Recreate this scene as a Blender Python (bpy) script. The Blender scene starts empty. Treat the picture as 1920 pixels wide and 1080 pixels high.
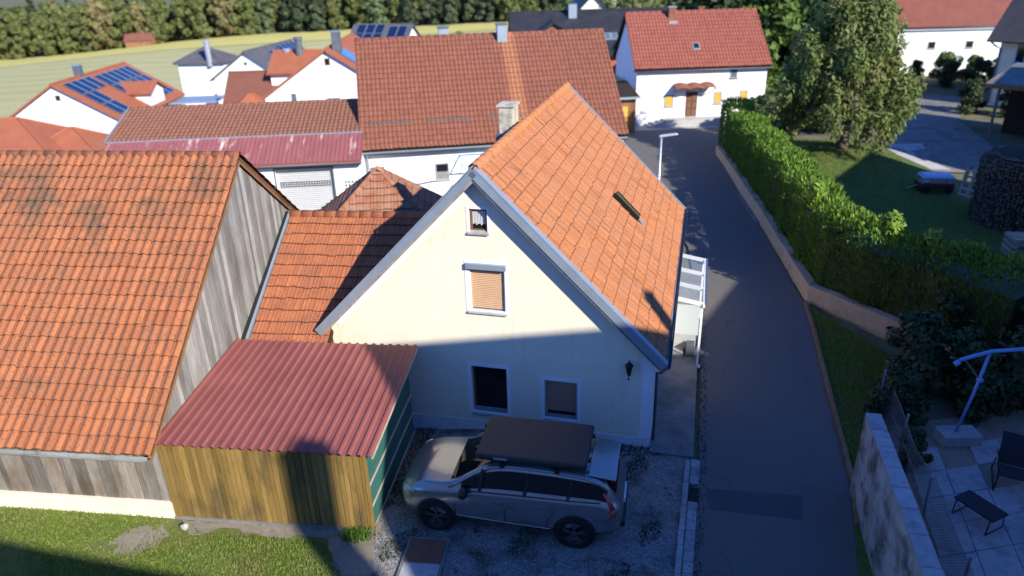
import bpy, bmesh, math, random
from math import sin, cos, pi, radians as R, sqrt, exp
from mathutils import Vector, Matrix
random.seed(7)
scene = bpy.context.scene
col = scene.collection

# ------------------------------------------------------------------ camera
pitch, roll = 0.4233, 0.02864
fwd = Vector((0, cos(pitch), -sin(pitch))); dwn = Vector((0, -sin(pitch), -cos(pitch))); rgt = Vector((1, 0, 0))
cr, sr = cos(roll), sin(roll)
cx_ = rgt*cr + dwn*sr; cy_ = -(-rgt*sr + dwn*cr); cz_ = -fwd
cam = bpy.data.cameras.new('camera'); camo = bpy.data.objects.new('camera', cam); col.objects.link(camo)
camo.matrix_world = Matrix(((cx_.x, cy_.x, cz_.x, 0), (cx_.y, cy_.y, cz_.y, 0), (cx_.z, cy_.z, cz_.z, 10.78), (0, 0, 0, 1)))
cam.sensor_width = 36; cam.lens = 36*1361.2/1920; cam.clip_start = 0.1; cam.clip_end = 6000
cam.dof.use_dof = True; cam.dof.focus_distance = 17.0; cam.dof.aperture_fstop = 0.36
scene.camera = camo
# ------------------------------------------------------------------ light
SUN_EL = R(30); sun_h = Vector((0.6225, -0.7826, 0)).normalized()        # towards the sun
world = bpy.data.worlds.new('World'); scene.world = world; world.use_nodes = True
wn = world.node_tree.nodes; wl = world.node_tree.links
sky = wn.new('ShaderNodeTexSky'); sky.sky_type = 'NISHITA'; sky.sun_disc = False
sky.sun_elevation = SUN_EL; sky.sun_rotation = math.atan2(sun_h.x, sun_h.y)
sky.air_density = 1.0; sky.dust_density = 0.0; sky.ozone_density = 6.0
wn['Background'].inputs[1].default_value = 0.125
tint = wn.new('ShaderNodeMix'); tint.data_type = 'RGBA'; tint.blend_type = 'MULTIPLY'; tint.inputs['Factor'].default_value = 1
tint.inputs['B'].default_value = (.46, .80, 1.40, 1); wl.new(sky.outputs[0], tint.inputs['A']); wl.new(tint.outputs['Result'], wn['Background'].inputs[0])
sun = bpy.data.lights.new('sun', 'SUN'); sun.energy = 5.0; sun.angle = R(0.53); sun.color = (1.0, 0.93, 0.80)
suno = bpy.data.objects.new('sun', sun); col.objects.link(suno)
sd = -(sun_h*cos(SUN_EL) + Vector((0, 0, sin(SUN_EL))))
suno.rotation_euler = sd.to_track_quat('-Z', 'Y').to_euler(); suno.location = (20, -25, 40)
scene.view_settings.view_transform = 'Standard'; scene.view_settings.look = 'None'
scene.view_settings.exposure = 0.68; scene.view_settings.gamma = 1.0
scene.render.engine = 'CYCLES'

# ------------------------------------------------------------------ materials
MATS = {}
def nt(name, rough=.8, spec=.3):
    m = bpy.data.materials.new(name); m.use_nodes = True; MATS[name] = m
    b = m.node_tree.nodes['Principled BSDF']; b.inputs['Roughness'].default_value = rough
    b.inputs['Specular IOR Level'].default_value = spec
    return m, m.node_tree.nodes, m.node_tree.links, b
def noise(n, l, vec, scale, detail=4, rough=.55):
    t = n.new('ShaderNodeTexNoise'); t.inputs['Scale'].default_value = scale; t.inputs['Detail'].default_value = detail
    t.inputs['Roughness'].default_value = rough
    l.new(vec, t.inputs['Vector']); return t.outputs['Fac']
def ramp(n, l, fac, a, b):
    r = n.new('ShaderNodeMapRange'); r.inputs[1].default_value = a; r.inputs[2].default_value = b
    l.new(fac, r.inputs[0]); return r.outputs[0]
def mixc(n, l, fac, a, b, mode='MIX'):
    x = n.new('ShaderNodeMix'); x.data_type = 'RGBA'; x.blend_type = mode
    for s, v in ((x.inputs['Factor'], fac), (x.inputs['A'], a), (x.inputs['B'], b)):
        if hasattr(v, 'links') or isinstance(v, bpy.types.NodeSocket): l.new(v, s)
        elif isinstance(v, (int, float)): s.default_value = v
        else: s.default_value = (*v, 1)
    return x.outputs['Result']
def mathn(n, l, op, a, b=None):
    x = n.new('ShaderNodeMath'); x.operation = op
    for i, v in enumerate((a, b)):
        if v is None: continue
        if isinstance(v, (int, float)): x.inputs[i].default_value = v
        else: l.new(v, x.inputs[i])
    return x.outputs[0]
def bump(n, l, b, h, strength, dist=.02):
    x = n.new('ShaderNodeBump'); x.inputs['Strength'].default_value = strength; x.inputs['Distance'].default_value = dist
    l.new(h, x.inputs['Height']); l.new(x.outputs[0], b.inputs['Normal'])
def coords(n, l, kind='Object', scale=(1, 1, 1)):
    c = n.new('ShaderNodeTexCoord'); mp = n.new('ShaderNodeMapping'); mp.inputs['Scale'].default_value = scale
    l.new(c.outputs[kind], mp.inputs['Vector']); return mp.outputs[0]
def wcoords(n, l, scale=(1, 1, 1)):
    c = n.new('ShaderNodeNewGeometry'); mp = n.new('ShaderNodeMapping'); mp.inputs['Scale'].default_value = scale
    l.new(c.outputs['Position'], mp.inputs['Vector']); return mp.outputs[0]
def rnd(n, l):
    o = n.new('ShaderNodeObjectInfo'); g = n.new('ShaderNodeNewGeometry')
    return mathn(n, l, 'FRACT', mathn(n, l, 'ADD', o.outputs['Random'], g.outputs['Random Per Island']))
def surf(name, c1, c2, scale=3, rough=.8, bmp=.2, bscale=40, c3=None, s3=1.2, t3=(.55, .7), spec=.25, metallic=0, stretch=(1, 1, 1), island=0, dist=.02):
    m, n, l, b = nt(name, rough, spec); b.inputs['Metallic'].default_value = metallic
    v = wcoords(n, l, stretch)
    c = mixc(n, l, ramp(n, l, noise(n, l, v, scale, 5), .3, .7), c1, c2)
    if c3: c = mixc(n, l, ramp(n, l, noise(n, l, v, s3, 6, .65), *t3), c, c3)
    if island:
        r = rnd(n, l); k = mathn(n, l, 'ADD', mathn(n, l, 'MULTIPLY', r, island), 1-island*.5)
        hv = n.new('ShaderNodeHueSaturation'); l.new(k, hv.inputs['Value']); l.new(c, hv.inputs['Color']); c = hv.outputs[0]
    l.new(c, b.inputs['Base Color'])
    if bmp: bump(n, l, b, noise(n, l, v, bscale, 3), bmp, dist)
    return m
def tile(name, c1, c2, c3, dirt, dirt_t=(.6, .72), dscale=.8, rough=.85, joint=.2, streak=None):
    """fired clay: colour varies tile by tile, with lichen and soot patches"""
    m, n, l, b = nt(name, rough, .2); v = wcoords(n, l)
    r = rnd(n, l)
    c = mixc(n, l, r, c1, c2)
    c = mixc(n, l, ramp(n, l, noise(n, l, v, 1.7, 5), .42, .66), c, c3)
    c = mixc(n, l, ramp(n, l, noise(n, l, v, dscale, 7, .7), *dirt_t), c, dirt)
    if streak:                                                            # strip kept clean by the zinc run-off below the chimney
        sp_ = n.new('ShaderNodeSeparateXYZ'); l.new(v, sp_.inputs[0])
        q_ = mathn(n, l, 'ADD', mathn(n, l, 'MULTIPLY', sp_.outputs[0], .9895), mathn(n, l, 'MULTIPLY', sp_.outputs[1], .144))
        q_ = mathn(n, l, 'ADD', q_, mathn(n, l, 'MULTIPLY', noise(n, l, v, 1.5, 4), .25)); lo, hi = streak[0], streak[1]
        k_ = mathn(n, l, 'MULTIPLY', ramp(n, l, q_, lo, lo+.25), ramp(n, l, q_, hi+.1, hi-.2))
        c = mixc(n, l, mathn(n, l, 'MULTIPLY', k_, .8), c, streak[2])
    c = mixc(n, l, mathn(n, l, 'MULTIPLY', ramp(n, l, noise(n, l, v, 22, 3), .58, .66), .55), c, tuple(x*.35 for x in dirt))
    at = n.new('ShaderNodeAttribute'); at.attribute_name = 'tuv'; sx = n.new('ShaderNodeSeparateXYZ'); l.new(at.outputs['Vector'], sx.inputs[0])
    wob = mathn(n, l, 'MULTIPLY', noise(n, l, v, 14, 3), joint)            # grime sits along the lapped lower edge and the side joint
    jm = mathn(n, l, 'LESS_THAN', sx.outputs['Y'], wob); jx = mathn(n, l, 'LESS_THAN', sx.outputs['X'], mathn(n, l, 'MULTIPLY', wob, .35))
    on = mathn(n, l, 'GREATER_THAN', mathn(n, l, 'ADD', sx.outputs['X'], sx.outputs['Y']), .0001)
    k = mathn(n, l, 'MULTIPLY', mathn(n, l, 'MAXIMUM', jm, mathn(n, l, 'MULTIPLY', jx, .5)), on)
    c = mixc(n, l, mathn(n, l, 'MULTIPLY', k, .75), c, tuple(x*.45 for x in dirt))
    l.new(c, b.inputs['Base Color']); bump(n, l, b, noise(n, l, v, 60, 3), .25, .01)
    return m
def wood(name, c1, c2, c3, rough=.85, vert=True, var=.4):
    m, n, l, b = nt(name, rough, .15); v = wcoords(n, l, (24, 24, .7) if vert else (.6, .6, 9))
    g = noise(n, l, v, 3.2, 6, .7)
    c = mixc(n, l, ramp(n, l, g, .32, .68), c1, c2)
    v2 = wcoords(n, l, (1.6, 1.6, .5))
    c = mixc(n, l, ramp(n, l, noise(n, l, v2, 1.4, 5, .6), .48, .66), c, c3)
    r = rnd(n, l); hv = n.new('ShaderNodeHueSaturation')
    l.new(mathn(n, l, 'ADD', mathn(n, l, 'MULTIPLY', r, var), 1-var*.55), hv.inputs['Value']); l.new(c, hv.inputs['Color'])
    l.new(hv.outputs[0], b.inputs['Base Color']); bump(n, l, b, g, .5, .01)
    return m
def leafm(name, c1, c2, c3=None, trans=.25):
    m, n, l, b = nt(name, .6, .25)
    r = rnd(n, l); v = wcoords(n, l)
    c = mixc(n, l, r, c1, c2)
    if c3: c = mixc(n, l, ramp(n, l, noise(n, l, v, .8, 3), .45, .65), c, c3)
    l.new(c, b.inputs['Base Color'])
    t = n.new('ShaderNodeBsdfTranslucent'); l.new(c, t.inputs['Color'])
    mx = n.new('ShaderNodeMixShader'); mx.inputs[0].default_value = trans
    l.new(b.outputs[0], mx.inputs[1]); l.new(t.outputs[0], mx.inputs[2]); l.new(mx.outputs[0], n['Material Output'].inputs[0])
    return m
def plain(name, c, rough=.5, spec=.5, metallic=0, coat=0):
    m, n, l, b = nt(name, rough, spec); b.inputs['Metallic'].default_value = metallic
    v = wcoords(n, l)
    l.new(mixc(n, l, noise(n, l, v, 6, 4), tuple(x*.86 for x in c), tuple(min(1, x*1.1) for x in c)), b.inputs['Base Color'])
    b.inputs['Coat Weight'].default_value = coat
    return m
def glass(name, c=(.02, .025, .03), rough=.06, alpha=1.0):
    m, n, l, b = nt(name, rough, .6); b.inputs['Base Color'].default_value = (*c, 1); b.inputs['Alpha'].default_value = alpha
    return m
def stripes(name, c1, c2, axis, freq, bmp=.6, rough=.8, extra=None):
    """far roofs: tile rows too small to model, as fine relief"""
    m, n, l, b = nt(name, rough, .2)
    w = n.new('ShaderNodeTexWave'); w.bands_direction = axis; w.inputs['Scale'].default_value = freq; w.inputs['Distortion'].default_value = .3
    l.new(coords(n, l), w.inputs['Vector'])
    v = wcoords(n, l)
    c = mixc(n, l, ramp(n, l, noise(n, l, v, 1.1, 6, .7), .35, .65), c1, c2)
    if extra: c = mixc(n, l, ramp(n, l, noise(n, l, v, 9, 4), .55, .7), c, extra)
    l.new(c, b.inputs['Base Color']); bump(n, l, b, w.outputs['Fac'], bmp, .03)
    return m

tile('tile_house', (.385, .145, .056), (.475, .188, .076), (.42, .18, .085), (.22, .10, .065), (.57, .74), 1.1, joint=.12)
tile('tile_barn', (.30, .108, .050), (.40, .15, .066), (.30, .122, .062), (.10, .075, .05), (.56, .70), .42, joint=.07)
tile('tile_annex', (.31, .105, .05), (.43, .16, .07), (.30, .11, .06), (.14, .07, .045), (.64, .78), 1.1, joint=.13)
tile('tile_mid', (.215, .082, .052), (.27, .105, .065), (.245, .095, .06), (.14, .065, .045), (.6, .76), .5, joint=.09, streak=(5.65, 6.55, (.40, .17, .085)))
tile('tile_far', (.28, .085, .06), (.34, .112, .075), (.31, .11, .075), (.16, .06, .045), (.6, .76), .5, joint=.06)
tile('tile_hut', (.28, .11, .065), (.34, .145, .085), (.34, .19, .12), (.18, .10, .07), (.6, .72), .9)
tile('tile_garage', (.245, .11, .07), (.30, .135, .085), (.28, .13, .085), (.20, .105, .07), (.6, .74), .5, joint=.05)
stripes('roof_orange', (.36, .115, .06), (.42, .145, .072), 'Y', 9)
stripes('roof_brown', (.20, .08, .055), (.24, .095, .065), 'Y', 9)
stripes('roof_red', (.21, .07, .05), (.255, .09, .062), 'Y', 9, extra=(.22, .115, .09))
stripes('roof_black', (.028, .03, .036), (.045, .047, .055), 'X', 10, rough=.5)
stripes('roof_grey', (.09, .09, .10), (.13, .13, .14), 'X', 8)
m, n, l, b = nt('render_cream', .92, .2); v = wcoords(n, l); v2 = wcoords(n, l, (5, 5, .35))
c = mixc(n, l, ramp(n, l, noise(n, l, v, 2.5, 5), .3, .7), (.79, .72, .55), (.83, .765, .60))
c = mixc(n, l, mathn(n, l, 'MULTIPLY', ramp(n, l, noise(n, l, v2, 1.3, 6, .65), .52, .78), .35), c, (.60, .55, .43))
c = mixc(n, l, mathn(n, l, 'MULTIPLY', ramp(n, l, noise(n, l, v, .7, 7, .7), .55, .75), .3), c, (.66, .60, .48))
l.new(c, b.inputs['Base Color']); bump(n, l, b, noise(n, l, v, 220, 3), .4, .005)
surf('render_white', (.80, .80, .79), (.83, .83, .82), 1.5, .9, .2, 160, c3=(.74, .74, .72), s3=.7, dist=.004)
surf('render_blue', (.30, .42, .56), (.34, .46, .60), 1.5, .9, .2, 120)
surf('render_ivory', (.72, .66, .50), (.76, .70, .54), 1.5, .9, .2, 120)
surf('paint_white', (.78, .79, .80), (.82, .82, .82), 3, .7, .15, 150, dist=.003)
surf('plinth_grey', (.66, .67, .69), (.72, .73, .75), 2, .9, .4, 120, c3=(.38, .38, .36), s3=2.2, t3=(.6, .75), dist=.006)
surf('barn_plinth', (.72, .66, .53), (.78, .73, .60), 1.5, .9, .5, 60, c3=(.58, .52, .38), s3=1.4, t3=(.58, .72))
wood('wood_grey', (.13, .11, .092), (.34, .31, .275), (.17, .125, .085), var=.7)
wood('wood_gable', (.15, .142, .132), (.42, .405, .38), (.20, .188, .17), var=.75)
wood('wood_honey', (.175, .108, .032), (.32, .21, .065), (.125, .09, .038), var=.5)
wood('wood_brown', (.20, .10, .05), (.30, .16, .08), (.16, .09, .05))
wood('wood_dark', (.028, .02, .016), (.055, .04, .03), (.035, .028, .022))
surf('log_wood', (.075, .055, .045), (.19, .14, .105), 6, .9, .4, 40, island=.9)
surf('log_end', (.10, .07, .048), (.20, .145, .10), 9, .9, .3, 40, island=.7)
surf('pallet_wood', (.36, .29, .21), (.48, .40, .30), 5, .85, .4, 40, island=.5)
surf('metal_red', (.205, .062, .054), (.26, .085, .072), 1.1, .55, .1, 60, c3=(.42, .30, .26), s3=13, t3=(.66, .74), spec=.35)
surf('metal_red_old', (.24, .08, .075), (.29, .105, .095), 1.2, .45, .1, 60, c3=(.62, .50, .46), s3=.9, t3=(.58, .72), spec=.5, stretch=(3, .5, 1))
surf('zinc', (.27, .33, .39), (.33, .39, .45), 2, .45, .1, 60, spec=.5, metallic=.35)
surf('gutter_grey', (.15, .16, .165), (.21, .22, .225), 2, .6, .1, 60, c3=(.10, .10, .10), s3=3)
surf('zinc_dark', (.10, .12, .14), (.15, .17, .19), 2, .5, .1, 60, spec=.5, metallic=.3)
surf('chimney_plaster', (.46, .42, .33), (.56, .52, .41), 2.4, .95, .6, 40, c3=(.15, .14, .12), s3=2.6, t3=(.5, .68))
surf('green_panel', (.03, .115, .10), (.04, .14, .12), 1.5, .6, .1, 60)
surf('batten', (.36, .30, .24), (.46, .40, .33), 4, .85, .2, 40)
m, n, l, b = nt('asphalt', .88, .3); v = wcoords(n, l)
c = mixc(n, l, ramp(n, l, noise(n, l, v, 90, 3), .35, .65), (.085, .08, .075), (.16, .152, .142))
c = mixc(n, l, mathn(n, l, 'MULTIPLY', ramp(n, l, noise(n, l, v, .5, 6, .6), .5, .75), .5), c, (.13, .12, .115))
c = mixc(n, l, ramp(n, l, noise(n, l, v, 2.2, 8, .75), .66, .8), c, (.05, .05, .05))
vd = n.new('ShaderNodeVectorMath'); vd.operation = 'ADD'; nz_ = n.new('ShaderNodeTexNoise'); nz_.inputs['Scale'].default_value = 1.1; nz_.inputs['Detail'].default_value = 5; l.new(v, nz_.inputs['Vector'])
l.new(v, vd.inputs[0]); l.new(nz_.outputs['Color'], vd.inputs[1]); vc = n.new('ShaderNodeTexVoronoi'); vc.feature = 'DISTANCE_TO_EDGE'; vc.inputs['Scale'].default_value = .42; l.new(vd.outputs[0], vc.inputs['Vector'])
ck = mathn(n, l, 'MULTIPLY', mathn(n, l, 'LESS_THAN', vc.outputs['Distance'], .006), ramp(n, l, noise(n, l, v, .7, 2), .45, .55))
c = mixc(n, l, mathn(n, l, 'MULTIPLY', ck, .35), c, (.03, .03, .03))
l.new(c, b.inputs['Base Color']); bump(n, l, b, noise(n, l, v, 140, 2), .7, .008)
surf('asphalt_patch', (.058, .058, .06), (.095, .095, .098), 60, .88, .6, 140, dist=.008)
surf('concrete', (.17, .165, .155), (.24, .235, .22), 3, .9, .4, 70, c3=(.10, .095, .085), s3=1.1, t3=(.45, .72))
surf('concrete_light', (.36, .355, .34), (.43, .425, .41), 3, .9, .35, 70, c3=(.26, .25, .235), s3=1.4)
surf('slab_stone', (.30, .30, .305), (.40, .40, .405), 5, .9, .4, 80, c3=(.22, .215, .20), s3=2, island=.12)
surf('kerb_stone', (.26, .255, .25), (.34, .335, .33), 7, .9, .5, 60, island=.35)
m, n, l, b = nt('gravel', .95, .2); v = wcoords(n, l)
vo = n.new('ShaderNodeTexVoronoi'); vo.inputs['Scale'].default_value = 48; l.new(v, vo.inputs['Vector'])
sp = n.new('ShaderNodeSeparateColor'); l.new(vo.outputs['Color'], sp.inputs[0])
c = mixc(n, l, ramp(n, l, sp.outputs[0], .1, .95), (.15, .145, .135), (.37, .36, .345))
c = mixc(n, l, ramp(n, l, noise(n, l, v, .85, 7, .7), .49, .66), c, (.075, .068, .055))
c = mixc(n, l, ramp(n, l, noise(n, l, v, 2.6, 7, .7), .58, .68), c, (.035, .045, .018))
l.new(c, b.inputs['Base Color']); bump(n, l, b, vo.outputs['Distance'], .9, .03)
surf('stone_bits', (.22, .215, .205), (.36, .35, .34), 9, .95, .3, 40, island=.6)
surf('grass_ground', (.12, .155, .032), (.18, .215, .055), 2.2, .95, .7, 60, c3=(.20, .165, .095), s3=.9, t3=(.56, .70), dist=.05)
surf('lawn_ground', (.075, .12, .025), (.12, .17, .04), 3, .95, .7, 60, c3=(.10, .11, .05), s3=.7, dist=.05)
surf('earth', (.10, .105, .05), (.16, .15, .085), .8, .95, .6, 20, c3=(.20, .18, .13), s3=.3)
surf('soil_gravel', (.22, .19, .14), (.32, .285, .22), 8, .95, .7, 50, c3=(.15, .125, .085), s3=1.0, dist=.04)
m, n, l, b = nt('field_grass', .95, .1); v = wcoords(n, l, (1, 1, 1))
w = n.new('ShaderNodeTexWave'); w.bands_direction = 'Y'; w.inputs['Scale'].default_value = .035; w.inputs['Distortion'].default_value = 2.5; w.inputs['Detail'].default_value = 3
l.new(v, w.inputs['Vector'])
c = mixc(n, l, w.outputs['Fac'], (.37, .36, .15), (.44, .41, .19))
c = mixc(n, l, ramp(n, l, noise(n, l, v, .03, 6, .7), .45, .65), c, (.48, .43, .22))
l.new(c, b.inputs['Base Color'])
surf('field_yellow', (.50, .45, .12), (.58, .51, .16), .12, .95, .4, 4, c3=(.42, .42, .13), s3=.06)
surf('hill_forest', (.10, .13, .13), (.14, .17, .165), .03, .95, 1, .06, dist=6)
leafm('leaf_hedge', (.075, .16, .02), (.12, .225, .03), (.10, .185, .03), .35)
leafm('leaf_hedge_tip', (.17, .285, .035), (.23, .35, .05), None, .35)
leafm('leaf_tree', (.135, .195, .05), (.215, .275, .08), (.235, .235, .09), .4)
leafm('leaf_wood_a', (.12, .155, .045), (.175, .205, .065), (.20, .195, .07), .35)
leafm('leaf_wood_b', (.12, .17, .075), (.165, .21, .095), None, .35)
leafm('leaf_wood_c', (.22, .19, .08), (.27, .235, .10), None, .3)
leafm('leaf_wood_d', (.055, .08, .04), (.085, .11, .052), None, .2)
leafm('leaf_bush', (.07, .125, .02), (.12, .18, .035), None)
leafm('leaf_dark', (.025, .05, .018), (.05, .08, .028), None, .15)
leafm('grass_blade', (.15, .24, .035), (.25, .33, .065), (.25, .26, .085), .4)
surf('bark', (.10, .08, .06), (.17, .14, .11), 6, .95, .8, 20)
plain('car_silver', (.33, .325, .32), .20, .5, .7, .8)
glass('car_glass', (.005, .006, .007), .05); MATS['car_glass'].node_tree.nodes['Principled BSDF'].inputs['Specular IOR Level'].default_value = .28
plain('black_plastic', (.018, .018, .019), .55, .4)
surf('tent_shell', (.045, .036, .033), (.062, .05, .045), 30, .62, .5, 220, dist=.004)
plain('tyre', (.014, .014, .015), .85, .3); plain('alloy_dark', (.05, .05, .052), .35, .6, .6); plain('alloy', (.20, .20, .21), .3, .6, .8)
plain('lamp_red', (.45, .02, .02), .2, .6, 0, .6); plain('lamp_clear', (.55, .58, .6), .12, .7, .3, .6)
glass('pane_dark', (.012, .014, .018), .08); glass('pane_sky', (.10, .14, .18), .08)
glass('pane_frosted', (.62, .68, .68), .35, .72); glass('pane_canopy', (.30, .40, .48), .05, .14)
glass('solar_glass', (.008, .018, .06), .10); glass('collector_glass', (.03, .14, .38), .12)
plain('frame_brown', (.16, .08, .045), .6); plain('frame_grey', (.30, .31, .33), .5); plain('frame_white', (.78, .78, .78), .45)
plain('shutter_orange', (.58, .37, .21), .55); plain('shutter_brown', (.36, .20, .13), .55); plain('shutter_yellow', (.60, .36, .06), .55)
plain('roller_grey', (.50, .51, .52), .5, .4, .2); plain('curtain', (.55, .55, .55), .9); plain('door_brown', (.12, .04, .022), .5)
plain('iron', (.015, .015, .016), .45, .5, .4); plain('lamp_metal', (.55, .57, .6), .35, .5, .6)
plain('blue_paint', (.14, .30, .62), .4); plain('tarp_blue', (.40, .52, .70), .5); plain('cart_red', (.12, .03, .028), .5)
plain('fabric_dark', (.02, .022, .03), .9); plain('wire', (.17, .19, .20), .5, .4, .6); plain('green_plastic', (.018, .05, .038), .6)
plain('wasp_yellow', (.62, .52, .22), .8); plain('clay_red', (.40, .10, .06), .8)
surf('rust_plate', (.17, .065, .04), (.24, .10, .06), 3, .75, .4, 50)
surf('wall_tan', (.40, .31, .22), (.50, .40, .29), 2.5, .95, .7, 45, c3=(.27, .21, .15), s3=1.2, dist=.03)
surf('wall_stained', (.30, .285, .25), (.44, .43, .40), 1.8, .95, .5, 50, c3=(.10, .085, .06), s3=1.7, t3=(.46, .64))
surf('edging', (.20, .105, .06), (.28, .155, .09), 3, .9, .4, 40)
surf('moss_plate', (.05, .058, .028), (.09, .095, .05), 20, .95, .8, 60)
M = MATS

# ------------------------------------------------------------------ mesh helpers
class MB:
    def __init__(s): s.v = []; s.f = []; s.mi = []
    def add(s, vs, fs, mi=0):
        o = len(s.v); s.v += [tuple(p) for p in vs]; s.f += [tuple(i+o for i in f) for f in fs]; s.mi += [mi]*len(fs); return s
    def box(s, x0, x1, y0, y1, z0, z1, mi=0, mat=None):
        vs = [Vector((x, y, z)) for z in (z0, z1) for y in (y0, y1) for x in (x0, x1)]
        if mat: vs = [mat @ p for p in vs]
        return s.add(vs, [(0, 2, 3, 1), (4, 5, 7, 6), (0, 1, 5, 4), (2, 6, 7, 3), (0, 4, 6, 2), (1, 3, 7, 5)], mi)
    def bar(s, a, b, w, h, up=(0, 0, 1), mi=0):
        """box beam from a to b, w across, h along up, centred"""
        a, b = Vector(a), Vector(b); d = (b-a); L = d.length; d.normalize()
        x = d.cross(Vector(up))
        if x.length < 1e-5: x = Vector((1, 0, 0))
        x.normalize(); z = x.cross(d).normalized()
        mt = Matrix(((x.x, d.x, z.x, a.x), (x.y, d.y, z.y, a.y), (x.z, d.z, z.z, a.z), (0, 0, 0, 1)))
        return s.box(-w/2, w/2, 0, L, -h/2, h/2, mi, mt)
    def tube(s, pts, rad, n=8, mi=0, cap=True):
        pts = [Vector(p) for p in pts]; rings = []
        for i, p in enumerate(pts):
            d = (pts[min(i+1, len(pts)-1)]-pts[max(i-1, 0)]).normalized()
            a = Vector((0, 0, 1)) if abs(d.z) < .9 else Vector((1, 0, 0))
            x = d.cross(a).normalized(); y = d.cross(x)
            r = rad[i] if isinstance(rad, (list, tuple)) else rad
            rings.append([p+(x*cos(2*pi*k/n)+y*sin(2*pi*k/n))*r for k in range(n)])
        vs = [q for rg in rings for q in rg]
        fs = [(i*n+k, i*n+(k+1) % n, (i+1)*n+(k+1) % n, (i+1)*n+k) for i in range(len(pts)-1) for k in range(n)]
        if cap: fs += [tuple(range(n))[::-1], tuple(range((len(pts)-1)*n, len(pts)*n))]
        return s.add(vs, fs, mi)
    def prism(s, poly, y0, y1, mi=0):
        """poly of (x,z) extruded along y"""
        n = len(poly); vs = [(x, y0, z) for x, z in poly]+[(x, y1, z) for x, z in poly]
        return s.add(vs, [tuple(range(n)), tuple(range(n, 2*n))[::-1]]+[((i+1) % n, i, n+i, n+(i+1) % n) for i in range(n)], mi)
    def prismx(s, poly, x0, x1, mi=0):
        n = len(poly); vs = [(x0, y, z) for y, z in poly]+[(x1, y, z) for y, z in poly]
        return s.add(vs, [tuple(range(n))[::-1], tuple(range(n, 2*n))]+[(i, (i+1) % n, n+(i+1) % n, n+i) for i in range(n)], mi)
    def slab(s, poly, z0, z1, mi=0):
        n = len(poly); vs = [(x, y, z0) for x, y in poly]+[(x, y, z1) for x, y in poly]
        return s.add(vs, [tuple(range(n))[::-1], tuple(range(n, 2*n))]+[(i, (i+1) % n, n+(i+1) % n, n+i) for i in range(n)], mi)
    def lathe(s, prof, n=16, c=(0, 0, 0), axis='z', mi=0):
        vs = []
        for r, h in prof:
            for k in range(n):
                a = 2*pi*k/n
                p = (r*cos(a), r*sin(a), h) if axis == 'z' else (r*cos(a), h, r*sin(a))
                vs.append((p[0]+c[0], p[1]+c[1], p[2]+c[2]))
        m_ = len(prof)
        fs = [(i*n+k, i*n+(k+1) % n, (i+1)*n+(k+1) % n, (i+1)*n+k) for i in range(m_-1) for k in range(n)]
        fs += [tuple(range(n))[::-1], tuple(range((m_-1)*n, m_*n))]
        return s.add(vs, fs, mi)
    def mesh(s, name, mats, smooth=False):
        me = bpy.data.meshes.new(name); me.from_pydata(s.v, [], s.f)
        for q in (mats if isinstance(mats, (list, tuple)) else [mats]): me.materials.append(M[q])
        if isinstance(mats, (list, tuple)): me.polygons.foreach_set('material_index', s.mi)
        bm = bmesh.new(); bm.from_mesh(me); bmesh.ops.recalc_face_normals(bm, faces=bm.faces); bm.to_mesh(me); bm.free()
        if smooth: me.polygons.foreach_set('use_smooth', [True]*len(me.polygons))
        me.update(); return me
    def rawmesh(s, name, mat):
        me = bpy.data.meshes.new(name); me.from_pydata(s.v, [], s.f); me.materials.append(M[mat]); me.update(); return me
    def build(s, name, mats, parent=None, smooth=False, bevel=0):
        o = link(name, s.mesh(name, mats, smooth), parent)
        if bevel:
            md = o.modifiers.new('bevel', 'BEVEL'); md.width = bevel; md.segments = 2; md.limit_method = 'ANGLE'
        return o
def link(name, me, parent=None):
    o = bpy.data.objects.new(name, me); col.objects.link(o)
    if parent is not None: o.parent = parent
    return o
def thing(name, label, cat, loc=(0, 0, 0), rotz=0, group=None):
    o = bpy.data.objects.new(name, None); col.objects.link(o); o.empty_display_size = .3
    o.location = loc; o.rotation_euler = (0, 0, rotz); return tag(o, label, cat, group)
def tag(o, label, cat, group=None, kind=None):
    if label: o['label'] = label
    if cat: o['category'] = cat
    if group: o['group'] = group
    if kind: o['kind'] = kind
    return o
def struct(o): o['kind'] = 'structure'; return o
def stuff(o, label=None, cat=None):
    o['kind'] = 'stuff'
    return tag(o, label, cat) if label else o
def frame_mat(o, x, y, z):
    x, y, z = Vector(x), Vector(y), Vector(z); o = Vector(o)
    return Matrix(((x.x, y.x, z.x, o.x), (x.y, y.y, z.y, o.y), (x.z, y.z, z.z, o.z), (0, 0, 0, 1)))
def cut(me, boxes):
    """recesses cut out of a closed wall mesh; boxes in the wall's own coordinates"""
    o = bpy.data.objects.new('tmp', me); col.objects.link(o); cs = []
    for bx in boxes:
        c = bpy.data.objects.new('tmpc', MB().box(*bx).mesh('tmpc', 'paint_white')); col.objects.link(c); cs.append(c)
        md = o.modifiers.new('b', 'BOOLEAN'); md.operation = 'DIFFERENCE'; md.solver = 'EXACT'; md.object = c
    bpy.context.view_layer.update()
    dg = bpy.context.evaluated_depsgraph_get(); r = bpy.data.meshes.new_from_object(o.evaluated_get(dg))
    for q in [o]+cs: bpy.data.objects.remove(q)
    return r

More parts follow.
